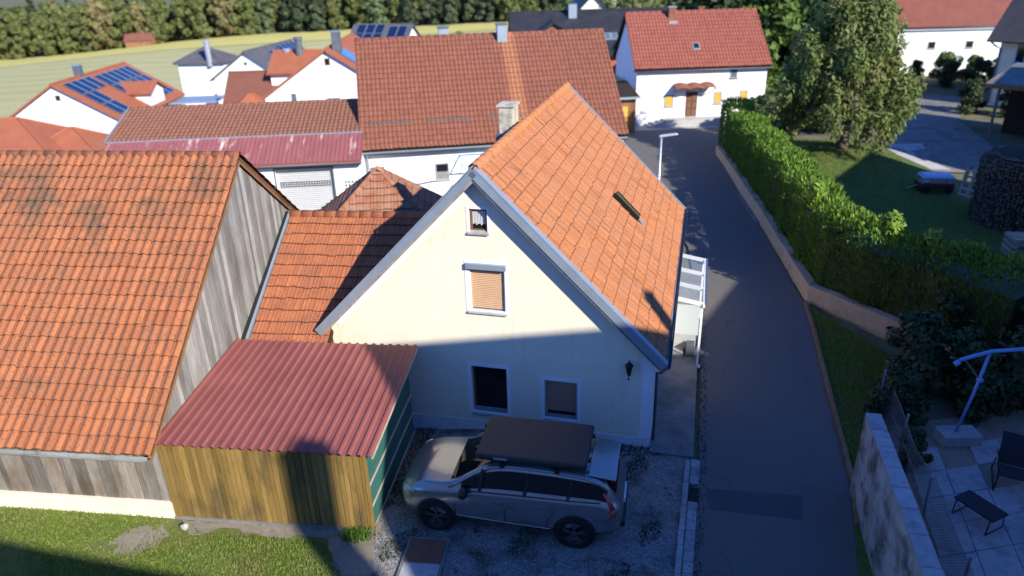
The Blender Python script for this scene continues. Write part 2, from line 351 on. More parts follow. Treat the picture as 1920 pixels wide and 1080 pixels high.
# ---- roof tiles.  Profile: list of (x 0..1, z) across one tile
PROF = {'pan': [(0, .004), (.10, .004), (.26, .010), (.42, .038), (.58, .058), (.74, .058), (.88, .036), (1.0, .006)],
        'rib': [(0, .0), (.06, .018), (.14, .018), (.20, .003), (.46, .003), (.52, .018), (.60, .018), (.66, .003), (.94, .003), (1.0, .0)],
        'flat': [(0, .0), (.05, .010), (.16, .010), (.21, .002), (.48, .002), (.53, .010), (.60, .010), (.65, .002), (.985, .002), (1.0, -.01)],
        'low': [(0, 0), (.35, .0), (.65, .045), (1.0, .0)]}
def tile_geo(w, h, prof, lift=.03, lap=.05):
    """one tile, x across, y up the slope, z out of the roof; its lower edge sits proud on the tile below"""
    P = PROF[prof]; n = len(P); vs = []
    for (y, z) in ((0, lift), (h+lap, .0)):
        vs += [(x*w*.992, y, zz+z) for x, zz in P]
    vs += [(x*w*.992, .004, zz+lift-.028) for x, zz in P]
    fs = [(i, i+1, n+i+1, n+i) for i in range(n-1)]+[(2*n+i, 2*n+i+1, i+1, i) for i in range(n-1)]
    uv = [(x, y) for y in (0, 1, -.1) for x, zz in P]
    return vs, fs, uv
def put_uv(me, uv):
    at = me.attributes.new('tuv', 'FLOAT2', 'POINT'); at.data.foreach_set('vector', [c for p in uv for c in p])
def tile_roof(parent, origin, ax, up, L, S, w, h, prof, mat, singles=0, near=None, keep=None, jit=.009, seed=1, name='roof_tile'):
    """cover a roof plane: origin = lower corner, ax along the eave, up along the slope (parent coordinates)"""
    rg = random.Random(seed); ax = Vector(ax).normalized(); up = Vector(up).normalized(); nz = ax.cross(up).normalized()
    if nz.z < 0: nz = -nz
    nc = max(1, round(L/w)); w = L/nc; nr = max(1, round(S/h)); h = S/nr
    vs, fs, uv = tile_geo(w, h, prof)
    cells = []
    for r in range(nr):
        for c in range(nc):
            o = Vector(origin)+ax*(c*w)+up*(r*h)
            if keep and not keep(o+ax*w*.5+up*h*.5): continue
            o = o+nz*(rg.uniform(0, jit)+.014*sin(c*w*1.1+seed)*sin(r*h*.9+seed*2)+.012)+up*(rg.uniform(-jit, jit)*1.6-(.03 if rg.random() < .012 else 0))
            cells.append((o, rg.uniform(-.02, .02)))
    if near is not None: cells.sort(key=lambda q: (q[0]-Vector(near)).length)
    me = None
    for (o, a) in cells[:singles]:
        if me is None:
            mb = MB().add(vs, fs); me = mb.rawmesh(name, mat); put_uv(me, uv); me.polygons.foreach_set('use_smooth', [True]*len(me.polygons)); 
            me.set_sharp_from_angle(angle=R(40))
        t = link(name, me, parent); t.matrix_local = frame_mat(o, ax, up, nz) @ Matrix.Rotation(a, 4, 'Z')
    if cells[singles:]:
        mb = MB()
        for (o, a) in cells[singles:]:
            mt = frame_mat(o, ax, up, nz) @ Matrix.Rotation(a, 4, 'Z')
            mb.add([mt @ Vector(p) for p in vs], fs)
        me2 = mb.rawmesh(name+'s', mat); put_uv(me2, uv*len(cells[singles:])); me2.polygons.foreach_set('use_smooth', [True]*len(me2.polygons)); me2.set_sharp_from_angle(angle=R(40))
        stuff(link(name+'s', me2, parent))
def ridge_tiles(parent, a, b, n, rad, mat, singles=True):
    a, b = Vector(a), Vector(b); d = b-a; L = d.length/n; d.normalize()
    mb = MB(); k = 7; pts = []
    for (y, r) in ((0, rad*1.08), (L*1.06, rad*.94)):
        for i in range(k):
            t = pi*(-.06+1.12*i/(k-1)); pts.append((cos(t)*r, y, sin(t)*r-.02))
    fs = [(i, i+1, k+i+1, k+i) for i in range(k-1)]
    pts += [(cos(pi*(-.06+1.12*i/(k-1)))*rad*.92, 0, sin(pi*(-.06+1.12*i/(k-1)))*rad*.92-.02) for i in range(k)]
    fs += [(2*k+i, 2*k+i+1, i+1, i) for i in range(k-1)]
    mb.add(pts, fs); me = mb.mesh('ridge_tile', mat, True)
    x = d.cross(Vector((0, 0, 1))).normalized()
    for i in range(n):
        o = link('ridge_tile', me, parent); o.matrix_local = frame_mat(a+d*L*i, x, d, x.cross(d)) @ Matrix.Rotation(random.uniform(-.02, .02), 4, 'Z')
def gutter(parent, a, b, rad, mat, name='gutter'):
    a, b = Vector(a), Vector(b); d = (b-a).normalized(); x = d.cross(Vector((0, 0, 1))).normalized(); z = x.cross(d)
    mb = MB(); k = 8; vs = []
    for p in (a, b):
        for r in (rad, rad*.86):
            vs += [p+x*cos(pi+pi*i/k)*r+z*sin(pi+pi*i/k)*r for i in range(k+1)]
    m_ = k+1
    fs = [(i, i+1, 2*m_+i+1, 2*m_+i) for i in range(k)]+[(m_+i, 3*m_+i, 3*m_+i+1, m_+i+1) for i in range(k)]
    fs += [(0, 2*m_, 3*m_, m_), (k, m_+k, 3*m_+k, 2*m_+k)]+[(i, m_+i, m_+i+1, i+1) for i in range(k)]+[(2*m_+i, 2*m_+i+1, 3*m_+i+1, 3*m_+i) for i in range(k)]
    mb.add(vs, fs); return mb.build(name, mat, parent, True)
def slope_slab(parent, name, a, b, up, S, th, mat):
    """a roof deck: eave from a to b, going up the slope, thickness downwards"""
    a, b, up = Vector(a), Vector(b), Vector(up).normalized(); ax = (b-a); L = ax.length; ax.normalize(); nz = ax.cross(up).normalized()
    if nz.z < 0: nz = -nz
    mb = MB(); vs = [a, b, b+up*S, a+up*S]; vs += [p-nz*th for p in vs]
    mb.add(vs, [(0, 1, 2, 3), (7, 6, 5, 4), (0, 4, 5, 1), (1, 5, 6, 2), (2, 6, 7, 3), (3, 7, 4, 0)])
    return mb.build(name, mat, parent)
def rect_frame(x0, x1, z0, z1, w, y0, y1, mb=None):
    mb = mb or MB()
    mb.box(x0, x1, y0, y1, z1-w, z1); mb.box(x0, x1, y0, y1, z0, z0+w)
    mb.box(x0, x0+w, y0, y1, z0+w, z1-w); mb.box(x1-w, x1, y0, y1, z0+w, z1-w); return mb

# ------------------------------------------------------------------ ground
def sstep(t): t = max(0., min(1., t)); return t*t*(3-2*t)
def gh(x, y):
    p = -x*.5+(y-38)*.75
    z = -4.6*sstep((p-8)/24)-.04*max(0., p-32)
    z -= .33*exp(-((x+2.9)/1.9)**2-((y-15.9)/1.1)**2)
    z += 3.3*sstep((x+150)/80)*sstep((y-110)/110)
    z += 1.08*exp(-((x-18.1)**2+(y-38.9)**2)/18)
    if y > 330: z += 70*sstep((y-330)/700)
    return z
def lin(a, b, n): return [a+(b-a)*i/n for i in range(n)]
xs = [-2500, -1500, -900, -600]+lin(-420, -60, 18)+lin(-60, -14, 16)+lin(-14, 16, 60)+lin(16, 60, 16)+lin(60, 420, 14)+[420, 600, 900, 1500, 2500]
ys = [-600, -300, -120, -60]+lin(-40, 8, 12)+lin(8, 20, 30)+lin(20, 90, 28)+lin(90, 340, 25)+lin(340, 1100, 20)+[1100, 1500, 2500]
mb = MB(); W_ = len(xs)
mb.add([(x, y, gh(x, y)-.07) for y in ys for x in xs], [(j*W_+i, j*W_+i+1, (j+1)*W_+i+1, (j+1)*W_+i) for j in range(len(ys)-1) for i in range(W_-1)])
g_ = link('ground', mb.rawmesh('ground', 'earth')); struct(g_)
def inside(p, poly):
    x, y = p; c = False; j = len(poly)-1
    for i in range(len(poly)):
        if (poly[i][1] > y) != (poly[j][1] > y) and x < (poly[j][0]-poly[i][0])*(y-poly[i][1])/(poly[j][1]-poly[i][1])+poly[i][0]: c = not c
        j = i
    return c
def wob(poly, amp, seg=.35, seed=1):
    rg = random.Random(seed); out = []
    for i, p in enumerate(poly):
        q = poly[(i+1) % len(poly)]; a, b = Vector(p), Vector(q); L = (b-a).length; k = max(1, int(L/seg)); nn = Vector((-(b-a).y, (b-a).x)).normalized()
        for j in range(k): out.append(tuple(a.lerp(b, j/k)+nn*(rg.uniform(-amp, amp) if j else rg.uniform(-amp, amp)*.5)))
    return out
def sheet(name, poly, mat, dz, step=1.0, label=None):
    """a ground sheet cut to a polygon, following the terrain"""
    bm = bmesh.new(); f = bm.faces.new([bm.verts.new((x, y, 0)) for x, y in poly])
    x0, x1 = min(p[0] for p in poly), max(p[0] for p in poly); y0, y1 = min(p[1] for p in poly), max(p[1] for p in poly)
    k = math.ceil(x0/step)
    while k*step < x1:
        bmesh.ops.bisect_plane(bm, geom=bm.verts[:]+bm.edges[:]+bm.faces[:], plane_co=(k*step, 0, 0), plane_no=(1, 0, 0)); k += 1
    k = math.ceil(y0/step)
    while k*step < y1:
        bmesh.ops.bisect_plane(bm, geom=bm.verts[:]+bm.edges[:]+bm.faces[:], plane_co=(0, k*step, 0), plane_no=(0, 1, 0)); k += 1
    for v_ in bm.verts: v_.co.z = gh(v_.co.x, v_.co.y)+dz
    bmesh.ops.recalc_face_normals(bm, faces=bm.faces)
    if sum(f.normal.z for f in bm.faces) < 0: bmesh.ops.reverse_faces(bm, faces=bm.faces)
    me = bpy.data.meshes.new(name); bm.to_mesh(me); bm.free(); me.materials.append(M[mat]); o = link(name, me); struct(o)
    return o
sheet('field', [(-420, 70), (-60, 74), (-24, 84), (30, 95), (120, 110), (160, 232), (-420, 232)], 'field_grass', .05, 12)
sheet('yellow_field', [(-300, 160), (-130, 176), (-95, 186), (-50, 190), (0, 196), (60, 205), (110, 226), (-300, 226)], 'field_yellow', .12, 12)
ROAD = [(1.7, 4), (3.15, 10.33), (4.13, 13.6), (4.32, 14.0), (5.25, 17.6), (6.3, 22), (7.2, 27.5), (7.3, 34), (6.9, 42), (7.4, 47.5), (8.2, 49.3), (17, 50), (24, 53), (24, 47.5), (15.5, 46.2), (12.6, 43.2),
        (12.05, 40), (10.85, 30), (9.86, 22.2), (9.5, 20.4), (7.4, 12.95), (6.4, 10.2), (4.6, 4)]
sheet('road', ROAD, 'asphalt', .0, 1.0)
sheet('road_patch', [(4.16, 12.82), (6.19, 12.47), (5.92, 11.74), (4.07, 12.14)], 'asphalt_patch', .004, 1)
sheet('forecourt', [(5.6, 42.5), (6.85, 42.5), (7.35, 47.6), (8.15, 49.35), (17, 50.05), (17, 51.5), (5.6, 51.3)], 'concrete_light', .0, 1)
YARD = [(-2.95, 9), (-2.95, 16.5), (3.2, 14.6), (4.1, 13.85), (3.9, 13.5), (3.0, 10.33), (2.3, 7.5), (-2.4, 7.5)]
sheet('gravel_yard', wob([(-3.05, 9), (-3.12, 11.3), (-2.95, 16.5), (3.2, 14.6), (4.05, 13.85), (3.9, 13.5), (3.0, 10.33), (2.3, 7.5), (-2.4, 7.5)], .07, .2, 6), 'gravel', .0, .4)
LAWN = [(-16, 6.5), (-16, 13.9), (-7.4, 12.55), (-3.0, 11.95), (-2.98, 9), (-2.5, 6.5)]
sheet('front_lawn', LAWN, 'grass_ground', -.004, .5)
sheet('bare_strip', wob([(-7.2, 12.3), (-6.9, 11.85), (-6.1, 11.95), (-5, 11.70), (-3.9, 11.55), (-3.75, 10.9), (-3.5, 9.9), (-2.9, 9.8), (-2.9, 12.0), (-3.1, 12.1)], .10, .18, 4), 'soil_gravel', .003, .5)
sheet('worn_patch', wob([(-8.5, 11.6), (-8.1, 11.3), (-7.6, 11.4), (-7.3, 11.8), (-7.6, 12.1), (-8.2, 12.0)], .16, .13, 8), 'soil_gravel', .002, .5)
sheet('yard_behind', [(-14, 20), (3.6, 25.9), (6.2, 25.2), (7.15, 29), (7.2, 34), (5.7, 37), (-4, 35.3), (-18, 33.4)], 'soil_gravel', -.01, 1)
sheet('garden_lawn', wob([(12.1, 40), (10.9, 30), (9.9, 22.3), (11.8, 18.6), (16.5, 16), (21, 24), (21.8, 36.5), (21.3, 40), (22.5, 44), (15.5, 46), (12.7, 43)], .12, .6, 2), 'lawn_ground', -.006, 1)
sheet('driveway', [(21.9, 36.3), (21.0, 38.5), (21.6, 41.6), (23.4, 44.5), (27, 50), (29, 57), (25, 60), (33, 62), (37, 57), (31, 50), (29, 43), (27, 37)], 'concrete', .0, 1)
sheet('driveway_strip', [(21.9, 36.6), (21.1, 38.6), (21.8, 41.6), (23.3, 43.4), (25.2, 43.6), (24.6, 42.2), (23.1, 41.0), (22.6, 39), (23.2, 36.9)], 'concrete_light', .004, 1)
sheet('verge_grass', [(9.86, 22.1), (9.5, 20.4), (7.4, 12.95), (6.4, 10.2), (4.6, 4), (7.5, 4), (8.0, 9.5), (9.0, 14.9), (11, 18.6)], 'lawn_ground', -.004, 1)
sheet('patio_gravel', [(8.0, 9.5), (9.0, 14.9), (13.5, 15.6), (14, 10), (11, 7)], 'soil_gravel', -.002, 1)
# far hills behind the wood
mb = MB(); hx = [-1600+i*80 for i in range(41)]; hy = [620+j*60 for j in range(14)]
mb.add([(x, y, gh(x, y)-8+60*sstep((y-620)/500)*(.7+.3*sin(x*.004+y*.002))+6*sin(x*.02)*sin(y*.017)) for y in hy for x in hx],
       [(j*41+i, j*41+i+1, (j+1)*41+i+1, (j+1)*41+i) for j in range(13) for i in range(40)])
struct(link('hills', mb.rawmesh('hills', 'hill_forest')))

# ------------------------------------------------------------------ the cream house
HS = thing('cream_house', 'cream gabled house with steep orange tiled roof behind the parked car', 'house', (3.19, 14.34, 0), R(-14.9))
HW, HL, AP, AX = 8.06, 10.95, 6.62, -4.03      # width, length, apex height of the wall, apex x
EV = AP-4.03
poly = [(0, -.5), (0, EV), (AX, AP), (-HW, EV), (-HW, -.5)]
wall = MB().prism(poly, 0, HL).mesh('wall', 'render_cream')
WIN = dict(gable=(-4.25, -3.83, 5.25, 5.79), upper=(-4.33, -3.47, 3.27, 4.46), low_l=(-4.40, -3.50, .42, 1.76), low_r=(-2.56, -1.76, .48, 1.58))
wall = cut(wall, [(a, b, -.2, .20, c, d) for a, b, c, d in WIN.values()])
link('wall', wall, HS)
# plinth, corner strip, white bands under the verges
mb = MB(); mb.add([(-HW, -.014, -.5), (.014, -.014, -.5), (.014, -.014, .26), (-HW, -.014, .10), (-HW, .05, -.5), (.014, .05, -.5), (.014, .05, .26), (-HW, .05, .10)],
                  [(0, 1, 2, 3), (4, 7, 6, 5), (3, 2, 6, 7), (0, 4, 5, 1), (1, 5, 6, 2), (0, 3, 7, 4)])
mb.box(-.02, .014, .05, HL-.01, -.3, .26); mb.build('plinth', 'plinth_grey', HS)
mb = MB(); mb.box(-.25, .008, -.008, .03, .262, EV-.02); mb.box(-.03, .008, .03, .2, .262, EV-.02); mb.build('corner_strip', 'paint_white', HS)
for sgn in (-1, 1):
    a = Vector((AX, -.004, AP-.17)); b = Vector((AX+sgn*3.86, -.004, AP-.17-3.86)); mb = MB()
    mb.bar(a, b, .008, .22, up=(sgn, 0, 1)); mb.build('verge_band', 'paint_white', HS)
# roof
OV, OE = .27, .22                                   # overhang at gable, at eave
q = 1/sqrt(2); th = .10; RZ = AP+.12
eL = 4.03+OE; SL = eL*sqrt(2)
for sgn, nm in ((1, 'roof'), (-1, 'roof')):
    a = Vector((AX+sgn*eL, -OV, RZ-eL)); b = Vector((AX+sgn*eL, HL+.1, RZ-eL))
    slope_slab(HS, nm, a, b, (-sgn*q, 0, q), SL, th, 'wood_dark')
tile_roof(HS, (AX+eL+.02, -OV+.14, RZ-eL-.02), (0, 1, 0), (-q, 0, q), HL+OV-.04, SL-.05, .30, .355, 'flat', 'tile_house', 300, near=(.2, -.3, 2.4), seed=3)
tile_roof(HS, (AX-eL-.02, -OV+.14, RZ-eL-.02), (0, 1, 0), (q, 0, q), HL+OV-.04, SL-.05, .30, .355, 'low', 'tile_house', 0, seed=4, name='rear_roof_tile')
ridge_tiles(HS, (AX, -OV+.1, RZ+.03), (AX, HL+.12, RZ+.03), 28, .12, 'tile_house')
# zinc verge sheets at the gable and at the back
for sgn in (-1, 1):
    top = Vector((AX, 0, RZ)); eav = Vector((AX+sgn*(eL+.05), 0, RZ-eL-.05)); n_ = Vector((sgn*q, 0, q))
    mb = MB(); o = n_*.045
    mb.bar(Vector((0, -OV+.07, 0))+top+o+Vector((-sgn*.0, 0, .02)), Vector((0, -OV+.07, 0))+eav+o, .19, .03, up=n_)
    mb.bar(Vector((0, -OV-.012, 0))+top-n_*.05, Vector((0, -OV-.012, 0))+eav-n_*.05, .024, .17, up=n_)
    mb.build('verge_sheet', 'zinc', HS)
    mb = MB(); mb.bar(Vector((0, -OV+.015, 0))+top-n_*.155, Vector((0, -OV+.015, 0))+eav-n_*.155, .03, .07, up=n_); mb.build('barge_board', 'wood_grey', HS)
    mb = MB(); mb.bar(Vector((0, HL+.11, 0))+top+n_*.03, Vector((0, HL+.11, 0))+eav+n_*.03, .06, .1, up=n_); mb.build('verge_sheet', 'zinc', HS)
gutter(HS, (AX+eL+.09, -OV-.02, RZ-eL-.06), (AX+eL+.09, HL+.14, RZ-eL-.06), .075, 'zinc_dark')
mb = MB(); mb.tube([(AX+eL+.09, -OV+.1, RZ-eL-.13), (AX+eL-.06, -.12, RZ-eL-.32), (.07, .25, 1.95), (.07, .25, .05)], .035, 8); mb.build('downpipe', 'zinc_dark', HS, True)
# chimney behind the ridge
cm = MB().box(-5.02, -4.58, 5.5, 6.1, 5.4, 7.0).build('chimney', 'chimney_plaster', HS, bevel=.02)
MB().box(-5.06, -4.54, 5.46, 6.14, 7.0, 7.06).build('chimney_cap', 'chimney_plaster', cm)
MB().box(-5.10, -4.5, 5.44, 6.16, 5.55, 6.25).build('flashing', 'zinc_dark', cm)
# flat mossy roof hatch on the street slope
def roofpt(x, y, up=0): return Vector((x, y, RZ-(x-AX)+up*1.414*.5))
n_ = Vector((q, 0, q)); a = Vector((-1.72, 5.85, RZ-(-1.72-AX)))+n_*.10; b = Vector((-1.02, 5.85, RZ-(-1.02-AX)))+n_*.10
hh = MB().bar(a, b, .26, .10, up=n_).build('roof_step', 'moss_plate', HS, bevel=.01)
mb = MB(); 
for dy in (-.15, .15): mb.bar(a+Vector((0, dy, 0)), b+Vector((0, dy, 0)), .03, .14, up=n_)
mb.build('step_frame', 'iron', hh); MB().bar(b+Vector((.0, 0, -.0)), b+Vector((.2, 0, -.2))-n_*.04, .16, .02, up=n_).build('flashing', 'zinc', hh)
# windows
def sill(x0, x1, z, y0, mat, par, t=.035, out=.06):
    MB().add([(x0, -out, z-.015), (x1, -out, z-.015), (x1, y0, z+.03), (x0, y0, z+.03), (x0, -out, z-.015-t), (x1, -out, z-.015-t), (x1, y0, z-t), (x0, y0, z-t)],
             [(0, 1, 2, 3), (7, 6, 5, 4), (0, 4, 5, 1), (1, 5, 6, 2), (2, 6, 7, 3), (3, 7, 4, 0)]).build('sill', mat, par)
x0, x1, z0, z1 = WIN['gable']
w = rect_frame(x0, x1, z0, z1, .055, .05, .11).build('window', 'frame_brown', HS)
MB().box(x0+.05, x1-.05, .09, .10, z0+.05, z1-.05).build('pane', 'pane_dark', w)
mb = MB()
for i in range(8):
    xx = x0+.06+i*.038; mb.box(xx, xx+.03, .081+.006*(i % 2), .086+.006*(i % 2), z0+.16+.02*sin(i*2.2), z1-.06)
mb.build('lace_curtain', 'curtain', w)
sill(x0-.04, x1+.04, z0, .06, 'concrete_light', w); rect_frame(x0-.06, x1+.06, z0-.06, z1+.06, .058, -.010, .02).build('window_surround', 'paint_white', w)
x0, x1, z0, z1 = WIN['upper']
w = rect_frame(x0, x1, z0, z1, .05, .12, .17).build('window', 'frame_white', HS)
MB().box(x0+.04, x1-.04, .15, .16, z0+.04, z1-.04).build('pane', 'pane_dark', w)
rect_frame(x0-.09, x1+.09, z0-.05, z1+.1, .088, -.010, .02).build('window_surround', 'paint_white', w)
MB().box(x0-.05, x1+.05, -.085, .06, z1-.10, z1+.04).build('shutter_box', 'zinc', w, bevel=.01)
for sx in (x0, x1-.03): MB().box(sx, sx+.03, .02, .10, z0+.03, z1-.1).build('guide_rail', 'frame_white', w)
def slats(par, x0, x1, z0, z1, y, mat, step=.045):
    me = MB().add([(0, 0, 0), (x1-x0, 0, 0), (x1-x0, -.012, step*.35), (0, -.012, step*.35), (0, -.004, step*.95), (x1-x0, -.004, step*.95), (0, .012, 0), (x1-x0, .012, 0), (x1-x0, .012, step*.95), (0, .012, step*.95)],
                   [(0, 1, 2, 3), (3, 2, 5, 4), (7, 6, 9, 8), (4, 5, 8, 9), (0, 6, 7, 1)]).mesh('shutter_slat', mat)
    z = z0
    while z+step <= z1+1e-6:
        o = link('shutter_slat', me, par); o.location = (x0, y, z); z += step
slats(w, x0+.03, x1-.03, z0+.06, z1-.09, .07, 'shutter_orange')
sill(x0-.05, x1+.05, z0, .08, 'concrete_light', w)
x0, x1, z0, z1 = WIN['low_l']
w = rect_frame(x0, x1, z0, z1, .05, .12, .18).build('window', 'frame_brown', HS)
MB().box(x0+.04, x1-.04, .16, .17, z0+.04, z1-.04).build('pane', 'pane_dark', w)
mb = MB()
for i in range(3): mb.box(x0+.02, x1-.02, .06+.015*i, .12, z0+.02+.035*i, z0+.045+.035*i)
mb.build('bottom_rail', 'frame_grey', w)
rect_frame(x0-.10, x1+.10, z0-.05, z1+.10, .098, -.010, .02).build('window_surround', 'paint_white', w); sill(x0-.02, x1+.02, z0, .10, 'zinc', w)
x0, x1, z0, z1 = WIN['low_r']
w = rect_frame(x0, x1, z0, z1, .05, .13, .18).build('window', 'frame_grey', HS)
MB().box(x0+.04, x1-.04, .16, .17, z0+.04, z1-.04).build('pane', 'pane_dark', w)
for sx in (x0, x1-.04): MB().box(sx, sx+.04, .04, .12, z0+.03, z1).build('guide_rail', 'frame_grey', w)
slats(w, x0+.04, x1-.04, z0+.22, z1-.02, .08, 'shutter_brown', .04)
mb = MB()
for i in range(2): mb.box(x0+.02, x1-.02, .08+.02*i, .13, z0+.02+.04*i, z0+.05+.04*i)
mb.build('bottom_rail', 'frame_grey', w)
rect_frame(x0-.10, x1+.10, z0-.05, z1+.10, .098, -.010, .02).build('window_surround', 'paint_white', w); sill(x0-.02, x1+.02, z0, .10, 'zinc', w)
MB().box(-.60, -.52, -.012, .02, .40, .48).build('socket_plate', 'frame_white', HS)
# wall lantern
lt = MB(); lt.tube([(-.55, .02, 2.02), (-.55, -.08, 1.97), (-.55, -.15, 2.0), (-.55, -.15, 2.08)], .014, 6); lt.box(-.59, -.51, -.012, .02, 1.95, 2.1)
lt.lathe([(.035, 2.06), (.05, 2.09), (.085, 2.27), (.10, 2.28), (.095, 2.31), (.05, 2.36), (.02, 2.37), (.02, 2.40), (.008, 2.44)], 6, (-.55, -.15, 0))
lt.lathe([(.01, 1.90), (.03, 1.93), (.012, 1.96), (.012, 2.06)], 6, (-.55, -.15, 0))
lo = lt.build('wall_lantern', 'iron', HS)
MB().lathe([(.045, 2.10), (.075, 2.26)], 6, (-.55, -.15, 0)).build('lantern_glass', 'pane_sky', lo)
# entrance side
PC = thing('porch_canopy', 'white framed glass canopy over the side entrance of the cream house', 'canopy', (3.19, 14.34, 0), R(-14.9))
ru = [4.12, 5.15, 6.25, 7.4]
for y in ru: MB().bar((.17, y, 2.14), (1.08, y, 1.98), .07, .10).build('rafter', 'frame_white', PC)
MB().bar((1.08, 4.04, 1.97), (1.08, 7.48, 1.97), .06, .10).build('front_beam', 'frame_white', PC)
MB().bar((1.13, 4.04, 2.0), (1.13, 7.48, 2.0), .05, .06).build('gutter', 'zinc_dark', PC)
for i in range(3): MB().bar((.17, (ru[i]+ru[i+1])/2, 2.20), (1.08, (ru[i]+ru[i+1])/2, 2.04), ru[i+1]-ru[i]-.02, .012, up=(0, 0, 1)).build('glass_panel', 'pane_canopy', PC)
for y in (4.12, 7.4):
    p_ = MB().bar((1.04, y, .0), (1.04, y, 1.93), .06, .06, up=(0, 1, 0)).build('post', 'frame_white', PC)
    MB().box(.96, 1.12, y-.08, y+.08, .0, .03).build('foot_plate', 'frame_white', p_)
MB().box(.2, .99, 4.10, 4.115, 1.02, 1.94).build('screen_panel', 'pane_frosted', PC)
st = thing('entrance_landing', 'pale concrete landing beside the cream house under the glass canopy', 'landing', (3.19, 14.34, 0), R(-14.9))
MB().box(.02, .95, 4.9, 7.3, 0, .34).build('platform', 'concrete_light', st, bevel=.01)
MB().box(.02, .62, 4.45, 4.9, 0, .17).build('step', 'concrete_light', st, bevel=.01)
MB().box(.70, .93, 4.55, 4.89, .0, .42).build('letter_block', 'zinc_dark', st)
pv = MB().slab([(.02, -.22), (1.04, -.22), (1.05, 11.0), (.02, 11.0)], -.1, .055).build('side_pavement', 'concrete', None)
pv.location = (3.19, 14.34, 0); pv.rotation_euler = (0, 0, R(-14.9)); struct(pv)

# ------------------------------------------------------------------ old barn
BN = thing('timber_barn', 'old grey timber barn with big orange pantile roof at the left', 'barn', (-7.42, 12.38, 0), R(-7.6))
BX = -13.0; RY, RZb = 5.33, 6.60; FE = (-.36, 1.93); BE = (10.95, 1.93)
MB().box(BX, .03, -.05, .4, -.4, .42).build('plinth', 'barn_plinth', BN)
MB().box(-.35, .02, .4, 10.4, -.4, .3).build('side_plinth', 'barn_plinth', BN)
mb = MB(); zr = lambda y: RZb-.22-(abs(y-RY))*(RZb-1.93)/(RY+.36)
mb.prismx([(.06, .4), (.06, zr(.06)), (RY, RZb-.22), (10.6, zr(10.6)), (10.6, .4)], BX, -.03); mb.build('frame_body', 'wood_dark', BN)
rg = random.Random(5); x = 0.0; pm = []
for k in range(5):
    w_ = .12+.016*k; pm.append((w_, MB().box(0, w_-.012, -.024, 0, 0, 1).mesh('wall_plank', 'wood_grey')))
while x > BX+.2:
    w_, me = rg.choice(pm); x -= w_
    o = link('wall_plank', me, BN); zb = .40+rg.uniform(-.03, .02); o.location = (x, .04+rg.uniform(-.006, .004), zb); o.scale = (1, 1, 2.02-zb)
y = .0
while y < 10.5:
    w_ = rg.uniform(.11, .17); y1 = y+w_-.014; out = rg.uniform(.0, .012); zb = .26+rg.uniform(-.03, .02)
    def zt(t): return zr(t)+.02
    mb = MB(); pl = [(y, zb), (y1, zb), (y1, zt(y1)), (y, zt(y))]
    if y < RY < y1: pl = [(y, zb), (y1, zb), (y1, zt(y1)), (RY, zt(RY)), (y, zt(y))]
    mb.prismx(pl, -.03, -.002+out); mb.build('gable_plank', 'wood_gable', BN); y += w_
for (ey, ez) in (FE, BE):
    up = Vector((0, RY-ey, RZb-ez)); S = up.length
    slope_slab(BN, 'roof', (BX, ey, ez-.02), (.10, ey, ez-.02), up, S, .07, 'wood_brown')
    if ey < 0: tile_roof(BN, (BX, ey-.05, ez-.02), (1, 0, 0), up, -BX+.14, S+.02, .215, .345, 'pan', 'tile_barn', 300, near=(.1, 0, 1.5), seed=6)
    else: tile_roof(BN, (BX, ey+.05, ez-.02), (1, 0, 0), up, -BX+.14, S+.02, .215, .345, 'pan', 'tile_barn', 0, seed=7, name='rear_roof_tile')
    MB().bar((.085, ey, ez-.11), (.085, RY, RZb-.11), .03, .15).build('barge_board', 'wood_brown', BN)
ridge_tiles(BN, (BX, RY, RZb+.03), (.13, RY, RZb+.03), 38, .10, 'tile_barn')
gutter(BN, (BX, FE[0]-.1, FE[1]-.05), (.05, FE[0]-.1, FE[1]-.05), .07, 'gutter_grey')

# ------------------------------------------------------------------ shed
SH = thing('lean_to_shed', 'honey coloured plank shed with red ribbed metal roof beside the old barn', 'shed', (-7.42, 12.38, 0), R(-7.6))
SX = 4.42
MB().box(.05, SX-.03, .03, 3.45, -.4, 1.98).build('core', 'wood_dark', SH)
MB().box(.02, SX+.05, -.06, 3.5, -.4, .06).build('footing', 'concrete', SH)
x = .02; rg = random.Random(8)
pm = [(w_, MB().box(0, w_-.013, -.03, 0, 0, 1).mesh('wall_plank', 'wood_honey')) for w_ in (.10, .11, .125, .14)]
while x < SX-.08:
    w_, me = rg.choice(pm)
    if x+w_ > SX: w_ = .10; me = pm[0][1]
    o = link('wall_plank', me, SH); zb = .05+rg.uniform(-.03, .03); o.location = (x, rg.uniform(-.008, .008), zb); o.scale = (1, 1, 2.0-zb); x += w_
MB().box(SX-.02, SX+.03, -.035, .06, .03, 2.0).build('corner_post', 'wood_honey', SH)
ft, bt = 2.03, 2.36
def sz(y): return ft+(bt-ft)*(y+.12)/3.82
for z0, z1 in ((.05, .56), (.60, 1.10), (1.14, 1.98)):
    mb = MB(); t0 = min(z1, 1.98)
    mb.prismx([(.06, z0), (3.44, z0), (3.44, t0+(.28 if z1 > 1.5 else 0)), (.06, t0)], SX-.02, SX+.012); mb.build('side_panel', 'green_panel', SH)
for z in (.04, .58, 1.12): MB().box(SX-.02, SX+.032, .06, 3.45, z-.022, z+.022).build('batten', 'batten', SH)
